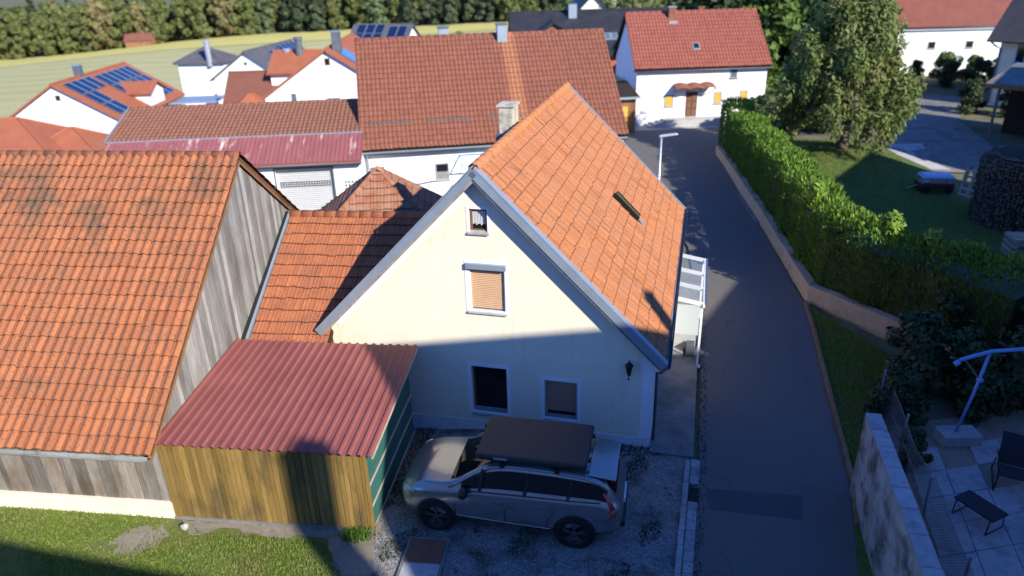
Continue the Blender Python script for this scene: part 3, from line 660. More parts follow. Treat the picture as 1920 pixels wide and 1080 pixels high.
# ribbed sheets, five of them side by side
RW = .205; nr = 23; x0r = -.06
def ribx(n0, n1):
    pr = []
    for i in range(n0, n1):
        b0 = x0r+i*RW; pr += [(b0, 0), (b0+.085, 0), (b0+.115, .038), (b0+.165, .038), (b0+.195, 0)]
    pr.append((x0r+n1*RW, 0)); return pr
k0 = 0
for k1 in (5, 10, 14, 19, 23):
    pr = ribx(k0, k1); off = .003*(k0 % 2); mb = MB(); n = len(pr)
    ya, yb = -.16+rg.uniform(-.015, .015), 3.70+rg.uniform(-.015, .015)
    vs = [(x, ya, sz(ya)+z+off) for x, z in pr]+[(x, yb, sz(yb)+z+off) for x, z in pr]; vs += [(x, y, z-.008) for x, y, z in vs]
    fs = [(i, i+1, n+i+1, n+i) for i in range(n-1)]+[(2*n+i, 3*n+i, 3*n+i+1, 2*n+i+1) for i in range(n-1)]+[(i, 2*n+i, 2*n+i+1, i+1) for i in range(n-1)]+[(n+i, n+i+1, 3*n+i+1, 3*n+i) for i in range(n-1)]
    mb.add(vs, fs); mb.build('roof_sheet', 'metal_red', SH); k0 = k1
MB().bar((x0r+nr*RW-.01, -.14, sz(-.14)-.05), (x0r+nr*RW-.01, 3.66, sz(3.66)-.05), .03, .08).build('verge_board', 'batten', SH)
MB().bar((0, -.02, 1.98), (SX+.02, -.02, 1.98), .04, .08).build('eave_rail', 'wood_honey', SH)
bs = bmesh.new(); bmesh.ops.create_icosphere(bs, subdivisions=2, radius=.075)
for v_ in bs.verts: v_.co = Vector((v_.co.x*1.1*(1+.2*sin(v_.co.z*40)), v_.co.y*.8, v_.co.z*1.2*(1+.15*sin(v_.co.x*50))))
me = bpy.data.meshes.new('white_stone'); bs.to_mesh(me); bs.free(); me.materials.append(M['concrete_light'])
o = link('white_stone', me); o.location = (-7.05, 11.98, .07); tag(o, 'rough white stone lying on the grass at the foot of the shed', 'stone')

# ------------------------------------------------------------------ annex between barn and house, hut behind it
AN = thing('tiled_annex', 'low annex with ribbed orange tiles wedged between the barn and the cream house', 'annex', (-7.42, 12.38, 0), R(-7.6))
ay0, az0, ay1, az1 = 3.85, 2.10, 7.5, 4.36
MB().box(.18, 2.1, 4.15, 7.2, -.3, 2.05).build('wall', 'render_white', AN)
up = Vector((0, ay1-ay0, az1-az0)); S = up.length
slope_slab(AN, 'roof', (.2, ay0+.05, az0-.02), (2.3, ay0+.05, az0-.02), up, S-.05, .08, 'wood_dark')
slope_slab(AN, 'roof', (2.29, ay0+1.0, az0-.022+.95*up.z/up.y), (4.3, ay0+1.0, az0-.022+.95*up.z/up.y), up, S-1.0*S/up.y, .08, 'wood_dark')
slope_slab(AN, 'roof', (.2, 11.1, 2.1), (2.2, 11.1, 2.1), (0, ay1-11.1, az1-2.1), 4.2, .08, 'tile_annex')
tile_roof(AN, (.22, ay0, az0), (1, 0, 0), up, 4.1, S, .20, .345, 'rib', 'tile_annex', 300, near=(1, 4, 2), keep=lambda p: not (p.x > 2.25 and p.y < 4.75), seed=9)
ridge_tiles(AN, (.2, ay1, az1+.03), (4.3, ay1, az1+.03), 12, .12, 'tile_annex')
MB().bar((.075, ay0-.15, az0-.02), (.075, ay1+.1, az1+.05), .12, .05).build('shadow_gap_strip', 'black_plastic', AN)  # black strip standing in for the shadow gap beside the barn gable
MB().bar((.17, ay0-.05, az0+.04), (.17, ay1+.05, az1+.07), .06, .10).build('edge_flashing', 'zinc', AN)
gutter(AN, (.2, ay0-.07, az0-.05), (2.25, ay0-.07, az0-.05), .06, 'zinc')
HT = thing('pyramid_roof_hut', 'small hut with worn pale orange pyramid roof behind the ribbed annex', 'hut', (-4.9, 26.6, 0), R(4))
MB().box(-2.5, 2.5, -2.5, 2.5, -.2, 1.35).build('wall', 'render_white', HT)
hc = [(-3.0, -3.0, 1.25), (3.0, -3.0, 1.25), (3.0, 3.0, 1.25), (-3.0, 3.0, 1.25)]
MB().add(hc+[(0, 0, 3.85)]+[(x, y, z-.1) for x, y, z in hc], [(0, 1, 4), (1, 2, 4), (2, 3, 4), (3, 0, 4), (0, 5, 6, 1), (1, 6, 7, 2), (2, 7, 8, 3), (3, 8, 5, 0), (8, 7, 6, 5)]).build('roof', 'tile_hut', HT)
for k in range(4):
    Rm = Matrix.Rotation(k*pi/2, 3, 'Z'); e = Vector((0, 3.0, 2.6)); S = e.length
    def kp(p, Rm=Rm): 
        l = Rm.transposed() @ p; return abs(l.x) < (-l.y)-.02
    tile_roof(HT, Rm @ Vector((-3.0, -3.03, 1.25)), Rm @ Vector((1, 0, 0)), Rm @ e, 6.0, S, .25, .30, 'flat', 'tile_hut', 75 if k == 0 else 0, near=(0, -3, 2), keep=kp, seed=20+k)
    ridge_tiles(HT, Rm @ Vector((-3.0, -3.0, 1.27)), (0, 0, 3.88), 14, .09, 'tile_hut')

# ------------------------------------------------------------------ generic gabled building for the rest of the village
def gabled(name, label, cat, loc, rotz, L, D, eave, ridge, wallm, roofm, base=-1.5, ov=.35, og=.25, tiles=None, th=.12, group=None, ridgepos=.5):
    """local x along the ridge (0..L), y depth (0..D)"""
    t = thing(name, label, cat, loc, rotz, group); ry = D*ridgepos
    sf = (ridge-eave)/ry; sb = (ridge-eave)/(D-ry)
    MB().prismx([(0, base), (0, eave), (ry, ridge), (D, eave), (D, base)], 0, L).build('wall', wallm, t)
    for sgn in (0, 1):
        ey = -ov if sgn == 0 else D+ov; ez = eave-ov*(sf if sgn == 0 else sb)+.14
        up = Vector((0, ry-ey, ridge+.14-ez)); S = up.length
        slope_slab(t, 'roof', (-og, ey, ez), (L+og, ey, ez), up, S, th, 'wood_dark' if tiles else roofm)
        if tiles: tile_roof(t, (-og-.03, ey-.04 if sgn == 0 else ey+.04, ez+.005), (1, 0, 0), up, L+2*og+.06, S, tiles[0], tiles[1], tiles[2], roofm, tiles[3] if sgn == 0 else 0, near=(L/2, -5, 0), seed=len(name)+sgn, name='roof_tile' if sgn == 0 else 'rear_roof_tile')
    if tiles: ridge_tiles(t, (-og, ry, ridge+.16), (L+og, ry, ridge+.16), int(L/.4), .13, roofm)
    else: MB().tube([(-og, ry, ridge+.13), (L+og, ry, ridge+.13)], .10, 6).build('ridge_cap', roofm, t)
    t['_s'] = 0; del t['_s']
    return t, (lambda y: ridge+.14-abs(y-ry)*(sf if y < ry else sb))
def win_y(par, x0, x1, z0, z1, framem, panem, y=0, shut=None, sillm=None, name='window'):
    """window on a wall facing -y"""
    w = rect_frame(x0, x1, z0, z1, .06, y-.03, y+.02).build(name, framem, par)
    MB().box(x0+.05, x1-.05, y-.012, y+.02, z0+.05, z1-.05).build('pane' if not shut else 'shutter', shut or panem, w)
    if sillm: MB().box(x0-.05, x1+.05, y-.09, y+.02, z0-.05, z0-.002).build('sill', sillm, w)
    return w
def win_x(par, y0, y1, z0, z1, framem, panem, x=0, name='window', sg=-1):
    w = MB(); a, b = sorted((x+sg*.03, x-sg*.02))
    w.box(a, b, y0, y1, z1-.06, z1); w.box(a, b, y0, y1, z0, z0+.06); w.box(a, b, y0, y0+.06, z0+.06, z1-.06); w.box(a, b, y1-.06, y1, z0+.06, z1-.06)
    w = w.build(name, framem, par); a, b = sorted((x+sg*.012, x-sg*.02))
    MB().box(a, b, y0+.05, y1-.05, z0+.05, z1-.05).build('pane', panem, w); return w
def chimney(par, x, y, z0, z1, w, d, mat, cap='zinc'):
    c = MB().box(x-w/2, x+w/2, y-d/2, y+d/2, z0, z1).build('chimney', mat, par, bevel=.01)
    MB().box(x-w/2-.05, x+w/2+.05, y-d/2-.05, y+d/2+.05, z1, z1+.06).build('chimney_cap', cap, c); return c
def panels(par, rf, xs_, ys_, side, mat='solar_glass', w=1.0, dz=.09, name='solar_panel'):
    """modules lying on the slope that faces y<ry (side -1) or y>ry; xs_, ys_ = lower-left corners along the eave and as y values"""
    for y0, y1 in ys_:
        for x0 in xs_:
            a = Vector((x0, y0, rf(y0)+dz)); b = Vector((x0+w, y0, rf(y0)+dz)); c = Vector((x0+w, y1, rf(y1)+dz)); d = Vector((x0, y1, rf(y1)+dz))
            vs = [a, b, c, d]; vs += [p-Vector((0, 0, .04)) for p in vs]
            o = MB().add(vs, [(0, 1, 2, 3), (7, 6, 5, 4), (0, 4, 5, 1), (1, 5, 6, 2), (2, 6, 7, 3), (3, 7, 4, 0)]).build(name, mat, par)
            mb = MB()
            for p, r in ((a, b), (b, c), (c, d), (d, a)): mb.bar(p+Vector((0, 0, .006)), r+Vector((0, 0, .006)), .03, .02)
            mb.build('panel_frame', 'zinc', o)

# middle house with the long brown roof
MH, rf = gabled('long_roof_house', 'white house with long brown tiled roof and two metal chimneys behind the cream house', 'house', (-6.96, 35.0, 0), R(8.3), 13.0, 10.0, 2.72, 7.05, 'render_white', 'tile_mid', -.3, .3, .15, ('', ) and (.215, .34, 'pan', 0))
win_y(MH, 3.34, 4.03, .85, 1.7, 'frame_grey', 'pane_dark', sillm='concrete_light')
mb = MB()
for i in range(9): mb.box(3.40+i*.065, 3.42+i*.065, -.06, -.045, .87, 1.28)
mb.build('window_bars', 'frame_white', MH)
gutter(MH, (-.2, -.42, 2.50), (13.15, -.42, 2.50), .09, 'zinc_dark')
MB().bar((-.15, -.33, 2.44), (13.1, -.33, 2.44), .05, .16).build('fascia', 'zinc', MH)
mb = MB(); mb.tube([(.1, -.42, 2.44), (.1, -.08, 2.2), (.1, -.08, .1)], .05, 8); mb.build('downpipe', 'zinc', MH)
for xx, yy, hh_ in ((7.55, 4.7, 7.72), (4.5, 5.4, 7.62)):
    c = chimney(MH, xx, yy, 6.3, hh_, .52, .5, 'zinc', 'zinc_dark')
for xa, xb in ((.3, 2.4), (3.2, 5.3), (6.1, 8.0)):
    mb = MB(); y_ = .75; mb.tube([(xa, y_, rf(y_)+.2), (xb, y_, rf(y_)+.2)], .018, 6); mb.tube([(xa, y_, rf(y_)+.13), (xb, y_, rf(y_)+.13)], .018, 6)
    x = xa
    while x <= xb: mb.tube([(x, y_+.2, rf(y_+.2)+.05), (x, y_, rf(y_)+.22)], .014, 5); x += .52
    mb.build('snow_guard', 'zinc_dark', MH)
# glazed steel awning on its wall
aw = thing('glass_awning', 'steel framed glass awning sticking out of the white wall below the long brown roof', 'awning', (-6.96, 35.0, 0), R(8.3))
mb = MB(); A_ = [(4.6, -.03, 2.05), (7.0, -.03, 2.05), (7.0, -.95, 1.72), (4.6, -.95, 1.72)]
for i in range(4): mb.bar(A_[i], A_[(i+1) % 4], .05, .05)
mb.bar((5.8, -.03, 2.05), (5.8, -.95, 1.72), .05, .05); mb.build('frame', 'blue_paint', aw)
MB().add([(4.95, -.1, 2.04), (6.95, -.1, 2.04), (6.95, -.5, 1.90), (4.95, -.5, 1.90)], [(0, 1, 2, 3)]).build('glass_panel', 'pane_canopy', aw)
mb = MB(); mb.tube([(4.62, -.9, 1.70), (4.62, -.03, 1.15)], .018, 6); mb.tube([(6.98, -.9, 1.70), (6.98, -.03, 1.15)], .018, 6); mb.build('strut', 'zinc_dark', aw)
rl = thing('wall_handrail', 'thin dark sloping handrail on the white wall behind the pyramid roof hut', 'handrail', (-6.96, 35.0, 0), R(8.3))
MB().tube([(1.5, -.12, .62), (3.3, -.12, .86)], .022, 6).build('rail', 'zinc_dark', rl)
mb = MB()
for x in (1.7, 2.4, 3.1): mb.tube([(x, .0, .64+(x-1.5)*.133), (x, -.12, .64+(x-1.5)*.133)], .012, 5)
mb.build('bracket', 'zinc_dark', rl)

# garage wing
GA = thing('garage_building', 'low white garage with brown tiles and a red metal strip roof beside the long roof', 'garage', (-9.91, 33.5, 0), R(4))
gx0, gx1 = -8.9, 3.0
wl_ = MB().box(gx0, gx1, 0, 9.5, -.4, 2.45).mesh('wall', 'render_white')
link('wall', cut(wl_, [(-1.06, 1.58, -.3, .35, -.02, 2.13), (2.0, 2.98-.2, -.3, .12, .5, 1.75), (-4.6, -2.0, -.3, .35, -.02, 2.13)]), GA)
MB().prismx([(0, 2.46), (1.5, 3.2), (5, 4.25), (9.5, 2.46)], gx0+.05, gx1-.05).build('gable_wall', 'render_white', GA)
for x0 in (-1.06, -4.6):
    d_ = MB().box(x0, x0+2.64, .2, .24, 0, 2.13).build('garage_door', 'roller_grey', GA)
    z = .03; me = MB().add([(0, 0, 0), (2.56, 0, 0), (2.56, -.02, .05), (0, -.02, .05), (0, 0, .098), (2.56, 0, .098)], [(0, 1, 2, 3), (3, 2, 5, 4)]).mesh('door_slat', 'roller_grey')
    while z < 2.05:
        o = link('door_slat', me, d_); o.location = (x0+.04, .199, z); z += .1
    mb = MB()
    for r_ in range(3):
        for c_ in range(20): mb.box(x0+.12+c_*.12, x0+.2+c_*.12, .165, .185, 1.22+r_*.1, 1.28+r_*.1)
    mb.build('light_slots', 'pane_dark', d_)
    rect_frame(x0-.07, x0+2.71, -.1, 2.2, .068, -.012, .05).build('door_frame', 'zinc_dark', d_)
w = MB().box(2.0, 2.78, .06, .1, .5, 1.75).build('window', 'frame_white', GA)
mb = MB()
for r_ in range(4):
    for c_ in range(4): mb.box(2.1+c_*.16, 2.2+c_*.16, .045, .07, .85+r_*.16, .95+r_*.16)
mb.build('glass_block', 'pane_sky', w)
MB().bar((gx0-.1, -.17, 2.36), (gx1, -.17, 2.36), .30, .16).build('fascia', 'zinc', GA)
gutter(GA, (gx0-.15, -.42, 2.44), (gx1+.05, -.42, 2.44), .08, 'zinc_dark')
mb = MB(); n = 60; w_ = (gx1-gx0+.2)/n; upv = Vector((0, 1.92, .92)); vs = []; fs = []
for i in range(n):
    x = gx0-.1+i*w_
    vs += [(x, -.38, 2.50), (x+w_*.55, -.38, 2.50), (x+w_*.7, -.38, 2.54), (x+w_*.85, -.38, 2.54)]
    vs += [(p[0], 1.55, p[2]+.92) for p in vs[-4:]]
for i in range(n):
    a = i*8; b = (i+1)*8
    fs += [(a, a+1, a+5, a+4), (a+1, a+2, a+6, a+5), (a+2, a+3, a+7, a+6)]
    if i < n-1: fs.append((a+3, b, b+4, a+7))
mb.add(vs, fs); o = link('metal_roof', mb.rawmesh('metal_roof', 'metal_red_old'), GA); md = o.modifiers.new('s', 'SOLIDIFY'); md.thickness = .012
MB().bar((gx0-.12, 1.55, 3.43), (gx1+.02, 1.55, 3.43), .10, .06).build('flashing', 'zinc', GA)
MB().bar((gx0-.1, -.40, 2.47), (gx1+.04, -.40, 2.47), .03, .10).build('edge_trim', 'metal_red', GA)
up = Vector((0, 3.5, .98)); slope_slab(GA, 'roof', (gx0-.15, 1.5, 3.36), (gx1, 1.5, 3.36), up, up.length, .08, 'wood_dark')
tile_roof(GA, (gx0-.18, 1.56, 3.40), (1, 0, 0), up, gx1-gx0+.15, up.length-.04, .215, .33, 'pan', 'tile_garage', 0, seed=33)
slope_slab(GA, 'roof', (gx0-.15, 9.9, 2.4), (gx1, 9.9, 2.4), (0, -4.9, 1.95), 5.27, .08, 'roof_brown')
ridge_tiles(GA, (gx0-.15, 5, 4.37), (gx1, 5, 4.37), 28, .11, 'tile_garage')
MB().bar((gx0-.17, 1.5, 3.44), (gx0-.17, 5, 4.42), .05, .12).build('verge_sheet', 'zinc', GA)

# far white house across the street end
FH, rf = gabled('street_end_house', 'white house with red tiled roof and brown front door at the street end', 'house', (8.93, 51.01, 0), R(2), 9.0, 8.0, 3.86, 7.0, 'render_white', 'tile_far', -.3, .22, .2, (.22, .36, 'pan', 0))
MB().box(-.3, 9.25, -.32, -.02, 3.66, 3.72).build('soffit', 'zinc_dark', FH)
gutter(FH, (-.25, -.34, 3.74), (9.25, -.34, 3.74), .08, 'zinc_dark')
mb = MB(); mb.add([(0, -.02, -.3), (9, -.02, -.3), (9, -.02, .72), (3.2, -.02, .55), (1.6, -.02, .42), (0, -.02, .08)]+[(x, .05, z) for x, z in ((0, -.3), (9, -.3), (9, .72), (3.2, .55), (1.6, .42), (0, .08))],
    [(0, 1, 2, 3, 4, 5), (11, 10, 9, 8, 7, 6)]+[(i, 6+i, 6+(i+1) % 6, (i+1) % 6) for i in range(6)]); mb.build('plinth', 'plinth_grey', FH)
d_ = MB().box(3.5, 4.3, -.025, .05, .52, 2.2).build('front_door', 'door_brown', FH, bevel=.01)
mb = MB(); 
for i in range(2):
    for j in range(3): mb.box(3.58+i*.36, 3.86+i*.36, -.04, -.02, .62+j*.5, 1.02+j*.5)
mb.build('door_panel', 'frame_brown', d_); MB().box(4.2, 4.23, -.07, -.02, 1.3, 1.44).build('handle', 'zinc', d_)
for (a, b, c_, e_, sm) in ((2.0, 2.62, 1.25, 2.05, 'shutter_yellow'), (5.45, 6.0, 1.35, 2.15, 'shutter_yellow'), (7.25, 7.8, 1.4, 2.2, 'shutter_yellow')):
    win_y(FH, a, b, c_, e_, 'frame_grey', 'pane_dark', shut=sm, sillm='concrete_light')
win_y(FH, 6.45, 6.95, 3.05, 3.62, 'frame_grey', 'pane_sky', sillm='frame_brown')
MB().box(2.85, 3.12, -.03, .02, 1.35, 1.75).build('notice_board', 'frame_white', FH)
chimney(FH, 3.05, 3.6, 6.2, 7.5, .5, .5, 'rust_plate', 'zinc'); MB().box(2.75, 3.35, 3.0, 3.35, rf(3.1)-.2, rf(3.2)+.1).build('chimney_apron', 'zinc', FH)
chimney(FH, 5.3, 4.2, 6.4, 7.4, .4, .4, 'rust_plate', 'rust_plate')
sk = MB().bar((4.3, .95, rf(.95)+.12), (4.3, 1.45, rf(1.45)+.12), .5, .08, up=(0, -.6, .8)).build('roof_window', 'zinc', FH)
MB().bar((4.3, 1.02, rf(1.02)+.165), (4.3, 1.38, rf(1.38)+.165), .36, .02, up=(0, -.6, .8)).build('pane', 'pane_dark', sk)
# arched canopy over the door
CN = thing('door_canopy', 'pinkish scalloped canopy above the brown door of the street end house', 'canopy', (8.93, 51.01, 0), R(2))
mb = MB(); n = 33; pts = []
for i in range(n):
    x = 2.55+i*(2.75/(n-1)); z = 2.62+.10*abs(sin(3*pi*i/(n-1))); pts.append((x, z))
vs = [(x, -.02, z+.15) for x, z in pts]+[(x, -1.0, z-.05) for x, z in pts]; vs += [(x, y, z-.03) for x, y, z in vs]
mb.add(vs, [(i, i+1, n+i+1, n+i) for i in range(n-1)]+[(2*n+i, 3*n+i, 3*n+i+1, 2*n+i+1) for i in range(n-1)]+[(n+i, n+i+1, 3*n+i+1, 3*n+i) for i in range(n-1)])
mb.build('shell', 'rust_plate', CN, True)
mb = MB()
for x in (2.6, 3.45, 4.35, 5.25): mb.bar((x, -.95, 2.56), (x, -.02, 2.2), .04, .05)
mb.build('bracket', 'wood_brown', CN)
SP = thing('stone_steps', 'short flight of pale stone steps along the front of the street end house', 'steps', (8.93, 51.01, 0), R(2))
for i in range(4): MB().box(.75+i*.36, 1.15+i*.36, -.85, -.03, -.1, .12+i*.12).build('step', 'concrete_light', SP, bevel=.015)
MB().box(2.2, 6.8, -.85, -.03, -.1, .50).build('landing', 'concrete_light', SP)

# wooden shed between the two
LS = thing('plank_outbuilding', 'narrow brown plank outbuilding with yellow wooden door beside the street end house', 'outbuilding', (5.5, 48.6, 0), R(6))
MB().box(0, 3.1, .02, 3, -.2, 2.35).build('core', 'wood_dark', LS)
x = 0
me = MB().box(0, .148, -.025, .02, 0, 2.3).mesh('wall_plank', 'wood_brown')
while x < 3.05:
    o = link('wall_plank', me, LS); o.location = (x, random.uniform(-.006, .004), 0); x += .155
d_ = MB().box(1.75, 2.55, -.05, -.028, .03, 1.75).build('door', 'shutter_yellow', LS)
mb = MB()
for i in range(7): mb.box(1.76+i*.112, 1.765+i*.112, -.053, -.049, .05, 1.73)
mb.build('door_groove', 'wood_brown', d_); MB().box(1.8, 1.84, -.09, -.05, .8, .95).build('handle', 'iron', d_)
slope_slab(LS, 'roof', (-.1, -.4, 2.38), (3.3, -.4, 2.38), (0, 3.6, .55), 3.7, .08, 'wood_dark'); MB().bar((-.1, -.43, 2.36), (3.3, -.43, 2.36), .05, .14).build('fascia', 'zinc', LS)

# ------------------------------------------------------------------ village behind
def dormer(par, x, y0, z0, w, h, depth, wallm, roofm, name='dormer'):
    """gabled dormer facing -y with its front at y0"""
    d = MB().prism([(x-w/2, z0), (x+w/2, z0), (x+w/2, z0+h*.45), (x, z0+h), (x-w/2, z0+h*.45)], y0, y0+depth).build(name, wallm, par)
    for s_ in (-1, 1):
        a = Vector((x, y0-.3, z0+h+.12)); e = Vector((x+s_*(w/2+.35), y0-.3, z0+h*.45-.35*(h*.55)/(w/2)+.12)); b = a+Vector((0, depth+.3, 0))
        up = (a-e); slope_slab(d, 'dormer_roof', e, e+Vector((0, depth+.3, 0)), up, up.length, .1, roofm)
    return d
def hip(name, label, cat, loc, rotz, L, D, eave, ridge, wallm, roofm, base=-5):
    t = thing(name, label, cat, loc, rotz); o = .35
    MB().box(0, L, 0, D, base, eave).build('wall', wallm, t)
    c = [(-o, -o, eave-.05), (L+o, -o, eave-.05), (L+o, D+o, eave-.05), (-o, D+o, eave-.05), (D/2, D/2, ridge), (L-D/2, D/2, ridge)]
    MB().add(c+[(x, y, z-.12) for x, y, z in c[:4]], [(0, 1, 5, 4), (1, 2, 5), (2, 3, 4, 5), (3, 0, 4), (0, 6, 7, 1), (1, 7, 8, 2), (2, 8, 9, 3), (3, 9, 6, 0), (9, 8, 7, 6)]).build('roof', roofm, t)
    mb = MB()
    for i, j in ((0, 4), (3, 4), (1, 5), (2, 5), (4, 5)): mb.tube([c[i], c[j]], .09, 6)
    mb.build('hip_tiles', roofm, t); return t
S1, rf = gabled('solar_house', 'white gable house with orange roof and dark solar panels at the far left', 'house', (-29.4, 56, 0), R(93), 12.5, 8.6, .55, 3.2, 'render_white', 'roof_orange', -6, .5, .3)
panels(S1, rf, [.6, 1.7, 2.8, 3.9], [(2.7, 3.9)], -1); panels(S1, rf, [.6, 1.7], [(.2, 1.35), (1.45, 2.6)], -1)
panels(S1, rf, [5.4, 6.5, 7.6, 8.7, 9.8, 10.9], [(2.6, 3.8), (1.4, 2.5)], -1); panels(S1, rf, [9.8, 10.9], [(.1, 1.3)], -1)
chimney(S1, 4.4, 4.4, 2.6, 4.1, .6, .5, 'zinc_dark', 'zinc')
win_x(S1, 4.0, 4.35, 2.1, 2.5, 'frame_brown', 'pane_dark', 0); win_x(S1, 2.4, 4.0, -.9, .2, 'frame_white', 'frame_white', 0, 'roller_window'); win_x(S1, 4.9, 5.7, -.9, .2, 'frame_white', 'frame_white', 0, 'roller_window')
dr = MB().prism([(5.6, .1), (8.6, .1), (8.6, 1.6), (7.1, 2.25), (5.6, 1.6)], -.2, 3.4).build('dormer', 'render_white', S1)
for s_ in (-1, 1):
    a = Vector((7.1, -.5, 2.42)); e = Vector((7.1+s_*1.85, -.5, 1.62)); up = a-e; slope_slab(dr, 'dormer_roof', e, e+Vector((0, 4.2, 0)), up, up.length, .1, 'roof_orange')
dl = MB().box(6.5, 9, 8.3, 9.6, -1, .5).build('side_wing', 'render_white', S1); slope_slab(dl, 'wing_roof', (6.2, 10.0, .35), (9.3, 10.0, .35), (0, -3, 1.2), 3.2, .12, 'roof_orange')
hip('hipped_cottage', 'low building with orange hipped roof at the left edge behind the barn ridge', 'building', (-33.6, 40.5, 0), R(3), 7.6, 5.2, 1.45, 3.1, 'render_white', 'roof_orange')
hip('hipped_annex', 'small orange hipped roof in front of the white solar house', 'annex', (-27.6, 42.0, 0), R(3), 3.4, 3.0, 1.35, 2.4, 'render_white', 'roof_orange')
S2, rf = gabled('grey_roof_house', 'white gable house with grey roof and solar panels beside the field', 'house', (-21.6, 73, 0), R(82), 11, 7.2, .95, 3.35, 'render_white', 'roof_grey', -7, .4, .3)
panels(S2, rf, [.5, 1.6, 2.7], [(.5, 1.7)], -1, 'collector_glass'); panels(S2, rf, [3.6, 4.7], [(1.3, 2.9)], -1); panels(S2, rf, [6.2, 7.3, 8.4, 9.5], [(1.0, 2.1), (2.2, 3.3)], -1)
win_x(S2, 3.5, 3.85, 2.2, 2.5, 'frame_grey', 'pane_dark', 0)
hip('dark_roof_annex', 'white annex with dark grey hipped roof left of the grey roofed house', 'annex', (-34.6, 80, 0), R(-5), 4.6, 4.2, 1.9, 3.2, 'render_white', 'roof_grey')
pl = thing('metal_chimney_pipe', 'pale metal chimney pipe rising beside the dark grey hipped roof', 'chimney', (-31.0, 79.5, 1.5))
MB().lathe([(.28, 0), (.28, 2.3), (.34, 2.32), (.34, 2.5), (.1, 2.7)], 10).build('pipe', 'lamp_metal', pl)
TF = thing('steel_terrace_roof', 'grey steel frame terrace roof in front of the grey roofed house', 'terrace roof', (-29.9, 65, 0), R(4))
for x, y in ((0, 0), (4.2, 0), (0, 3), (4.2, 3)): MB().box(x-.06, x+.06, y-.06, y+.06, -4.8, .1).build('post', 'zinc_dark', TF)
MB().box(-.2, 4.4, -.2, 3.2, .1, .22).build('roof_sheet', 'zinc', TF)
MB().box(-.1, 4.3, -.05, .05, -2.2, -2.1).build('rail', 'zinc_dark', TF)
B1, rf = gabled('brown_roof_annex', 'building with plain brown tiled roof between the grey house and the white gable', 'building', (-23.0, 60.5, 0), R(1), 4.3, 5.4, .6, 2.75, 'render_white', 'roof_brown', -5, .3, .2)
B2, rf = gabled('orange_roof_extension', 'small orange roofed extension tucked behind the white gable house', 'extension', (-19.4, 62, 0), R(0), 3.6, 5, 2.9, 4.2, 'render_white', 'roof_orange', -4, .4, .25)
B3 = hip('orange_hip_porch', 'tiny orange hipped roof in front of the brown roof', 'porch', (-21.4, 57.5, 0), R(20), 3.2, 2.8, .35, 1.6, 'render_white', 'roof_orange')
S3, rf = gabled('tall_gable_house', 'white gable house with orange roof and blue roof windows left of the long roof', 'house', (-8.3, 56, 0), R(92), 13, 9.8, 1.9, 5.1, 'render_white', 'roof_orange', -5, .3, .3)
panels(S3, rf, [1.4, 2.7], [(3.0, 4.2)], -1, 'collector_glass', 1.2, name='roof_window'); panels(S3, rf, [3.6], [(1.4, 2.8)], -1, 'collector_glass', 1.2, name='roof_window')
chimney(S3, 1.6, 4.3, 4.2, 6.3, .7, .6, 'zinc_dark', 'zinc'); win_x(S3, 4.65, 5.05, 4.1, 4.6, 'frame_brown', 'pane_dark', 0); win_x(S3, 4.2, 5.2, 1.2, 1.75, 'frame_grey', 'pane_sky', 0)
win_x(S3, 7.4, 7.9, .9, 2.2, 'frame_white', 'pane_sky', 0)
pp = thing('dark_flue_pipe', 'dark vertical flue pipe left of the white gable with blue roof windows', 'flue', (-17.3, 64, 2))
MB().lathe([(.30, 0), (.30, 3.2), (.38, 3.22), (.38, 3.45)], 10).build('pipe', 'zinc_dark', pp)
pq = thing('pale_flue_pipe', 'pale metal flue pipe beside the dark flue pipe near the field', 'flue', (-18.5, 64.5, 2))
MB().lathe([(.26, 0), (.26, 2.3), (.32, 2.32), (.32, 2.5)], 10).build('pipe', 'lamp_metal', pq)
S4, rf = gabled('distant_solar_house', 'distant grey roofed house with blue solar panels above the long brown roof', 'house', (-17.6, 84, 0), R(-12), 6.5, 7.5, 2.2, 4.5, 'render_white', 'roof_grey', -6, .4, .3)
panels(S4, rf, [.4, 1.5, 2.6], [(.6, 2.2), (2.3, 3.6)], -1); panels(S4, rf, [4.2, 5.3], [(1.6, 3.3)], -1)
# black roofed house
K, rf = gabled('black_roof_house', 'large house with black tiled roof and gabled dormers behind the long brown roof', 'house', (.9, 67.5, 0), R(2), 15, 10, 3.1, 6.25, 'clay_red', 'roof_black', -5, .6, .3)
dormer(K, 3.5, .3, 3.3, 4.6, 2.3, 3.8, 'wood_brown', 'roof_black'); dormer(K, 11.4, -.6, 2.9, 3.6, 2.7, 4.6, 'wood_brown', 'roof_black')
chimney(K, 5.6, 4.3, 5.2, 7.0, .75, .6, 'zinc', 'zinc_dark')
MB().box(9.3, 12, -1.6, .0, 2.0, 2.35).build('balcony', 'frame_grey', K); win_y(K, 9.6, 10.4, -.3, 1.6, 'frame_white', 'frame_white')
for x in (8.5, 9.1, 12.9): 
    s_ = MB().bar((x, 1.2, rf(1.2)+.05), (x, 2.0, rf(2.0)+.05), .6, .08, up=(0, -.5, .85)).build('roof_window', 'zinc', K); MB().bar((x, 1.27, rf(1.27)+.1), (x, 1.93, rf(1.93)+.1), .46, .03, up=(0, -.5, .85)).build('pane', 'pane_sky', s_)
yb = thing('yellow_parasol', 'closed pale yellow parasol between the black roofed house and the street end house', 'parasol', (8.2, 55.8, 0))
MB().tube([(0, 0, 0), (0, 0, 2.6)], .04, 8).build('pole', 'frame_white', yb); MB().lathe([(.9, 2.2), (.5, 2.5), (.05, 2.8)], 8).build('canopy', 'wasp_yellow', yb); MB().lathe([(.3, 0), (.3, .1)], 10).build('base', 'concrete', yb)
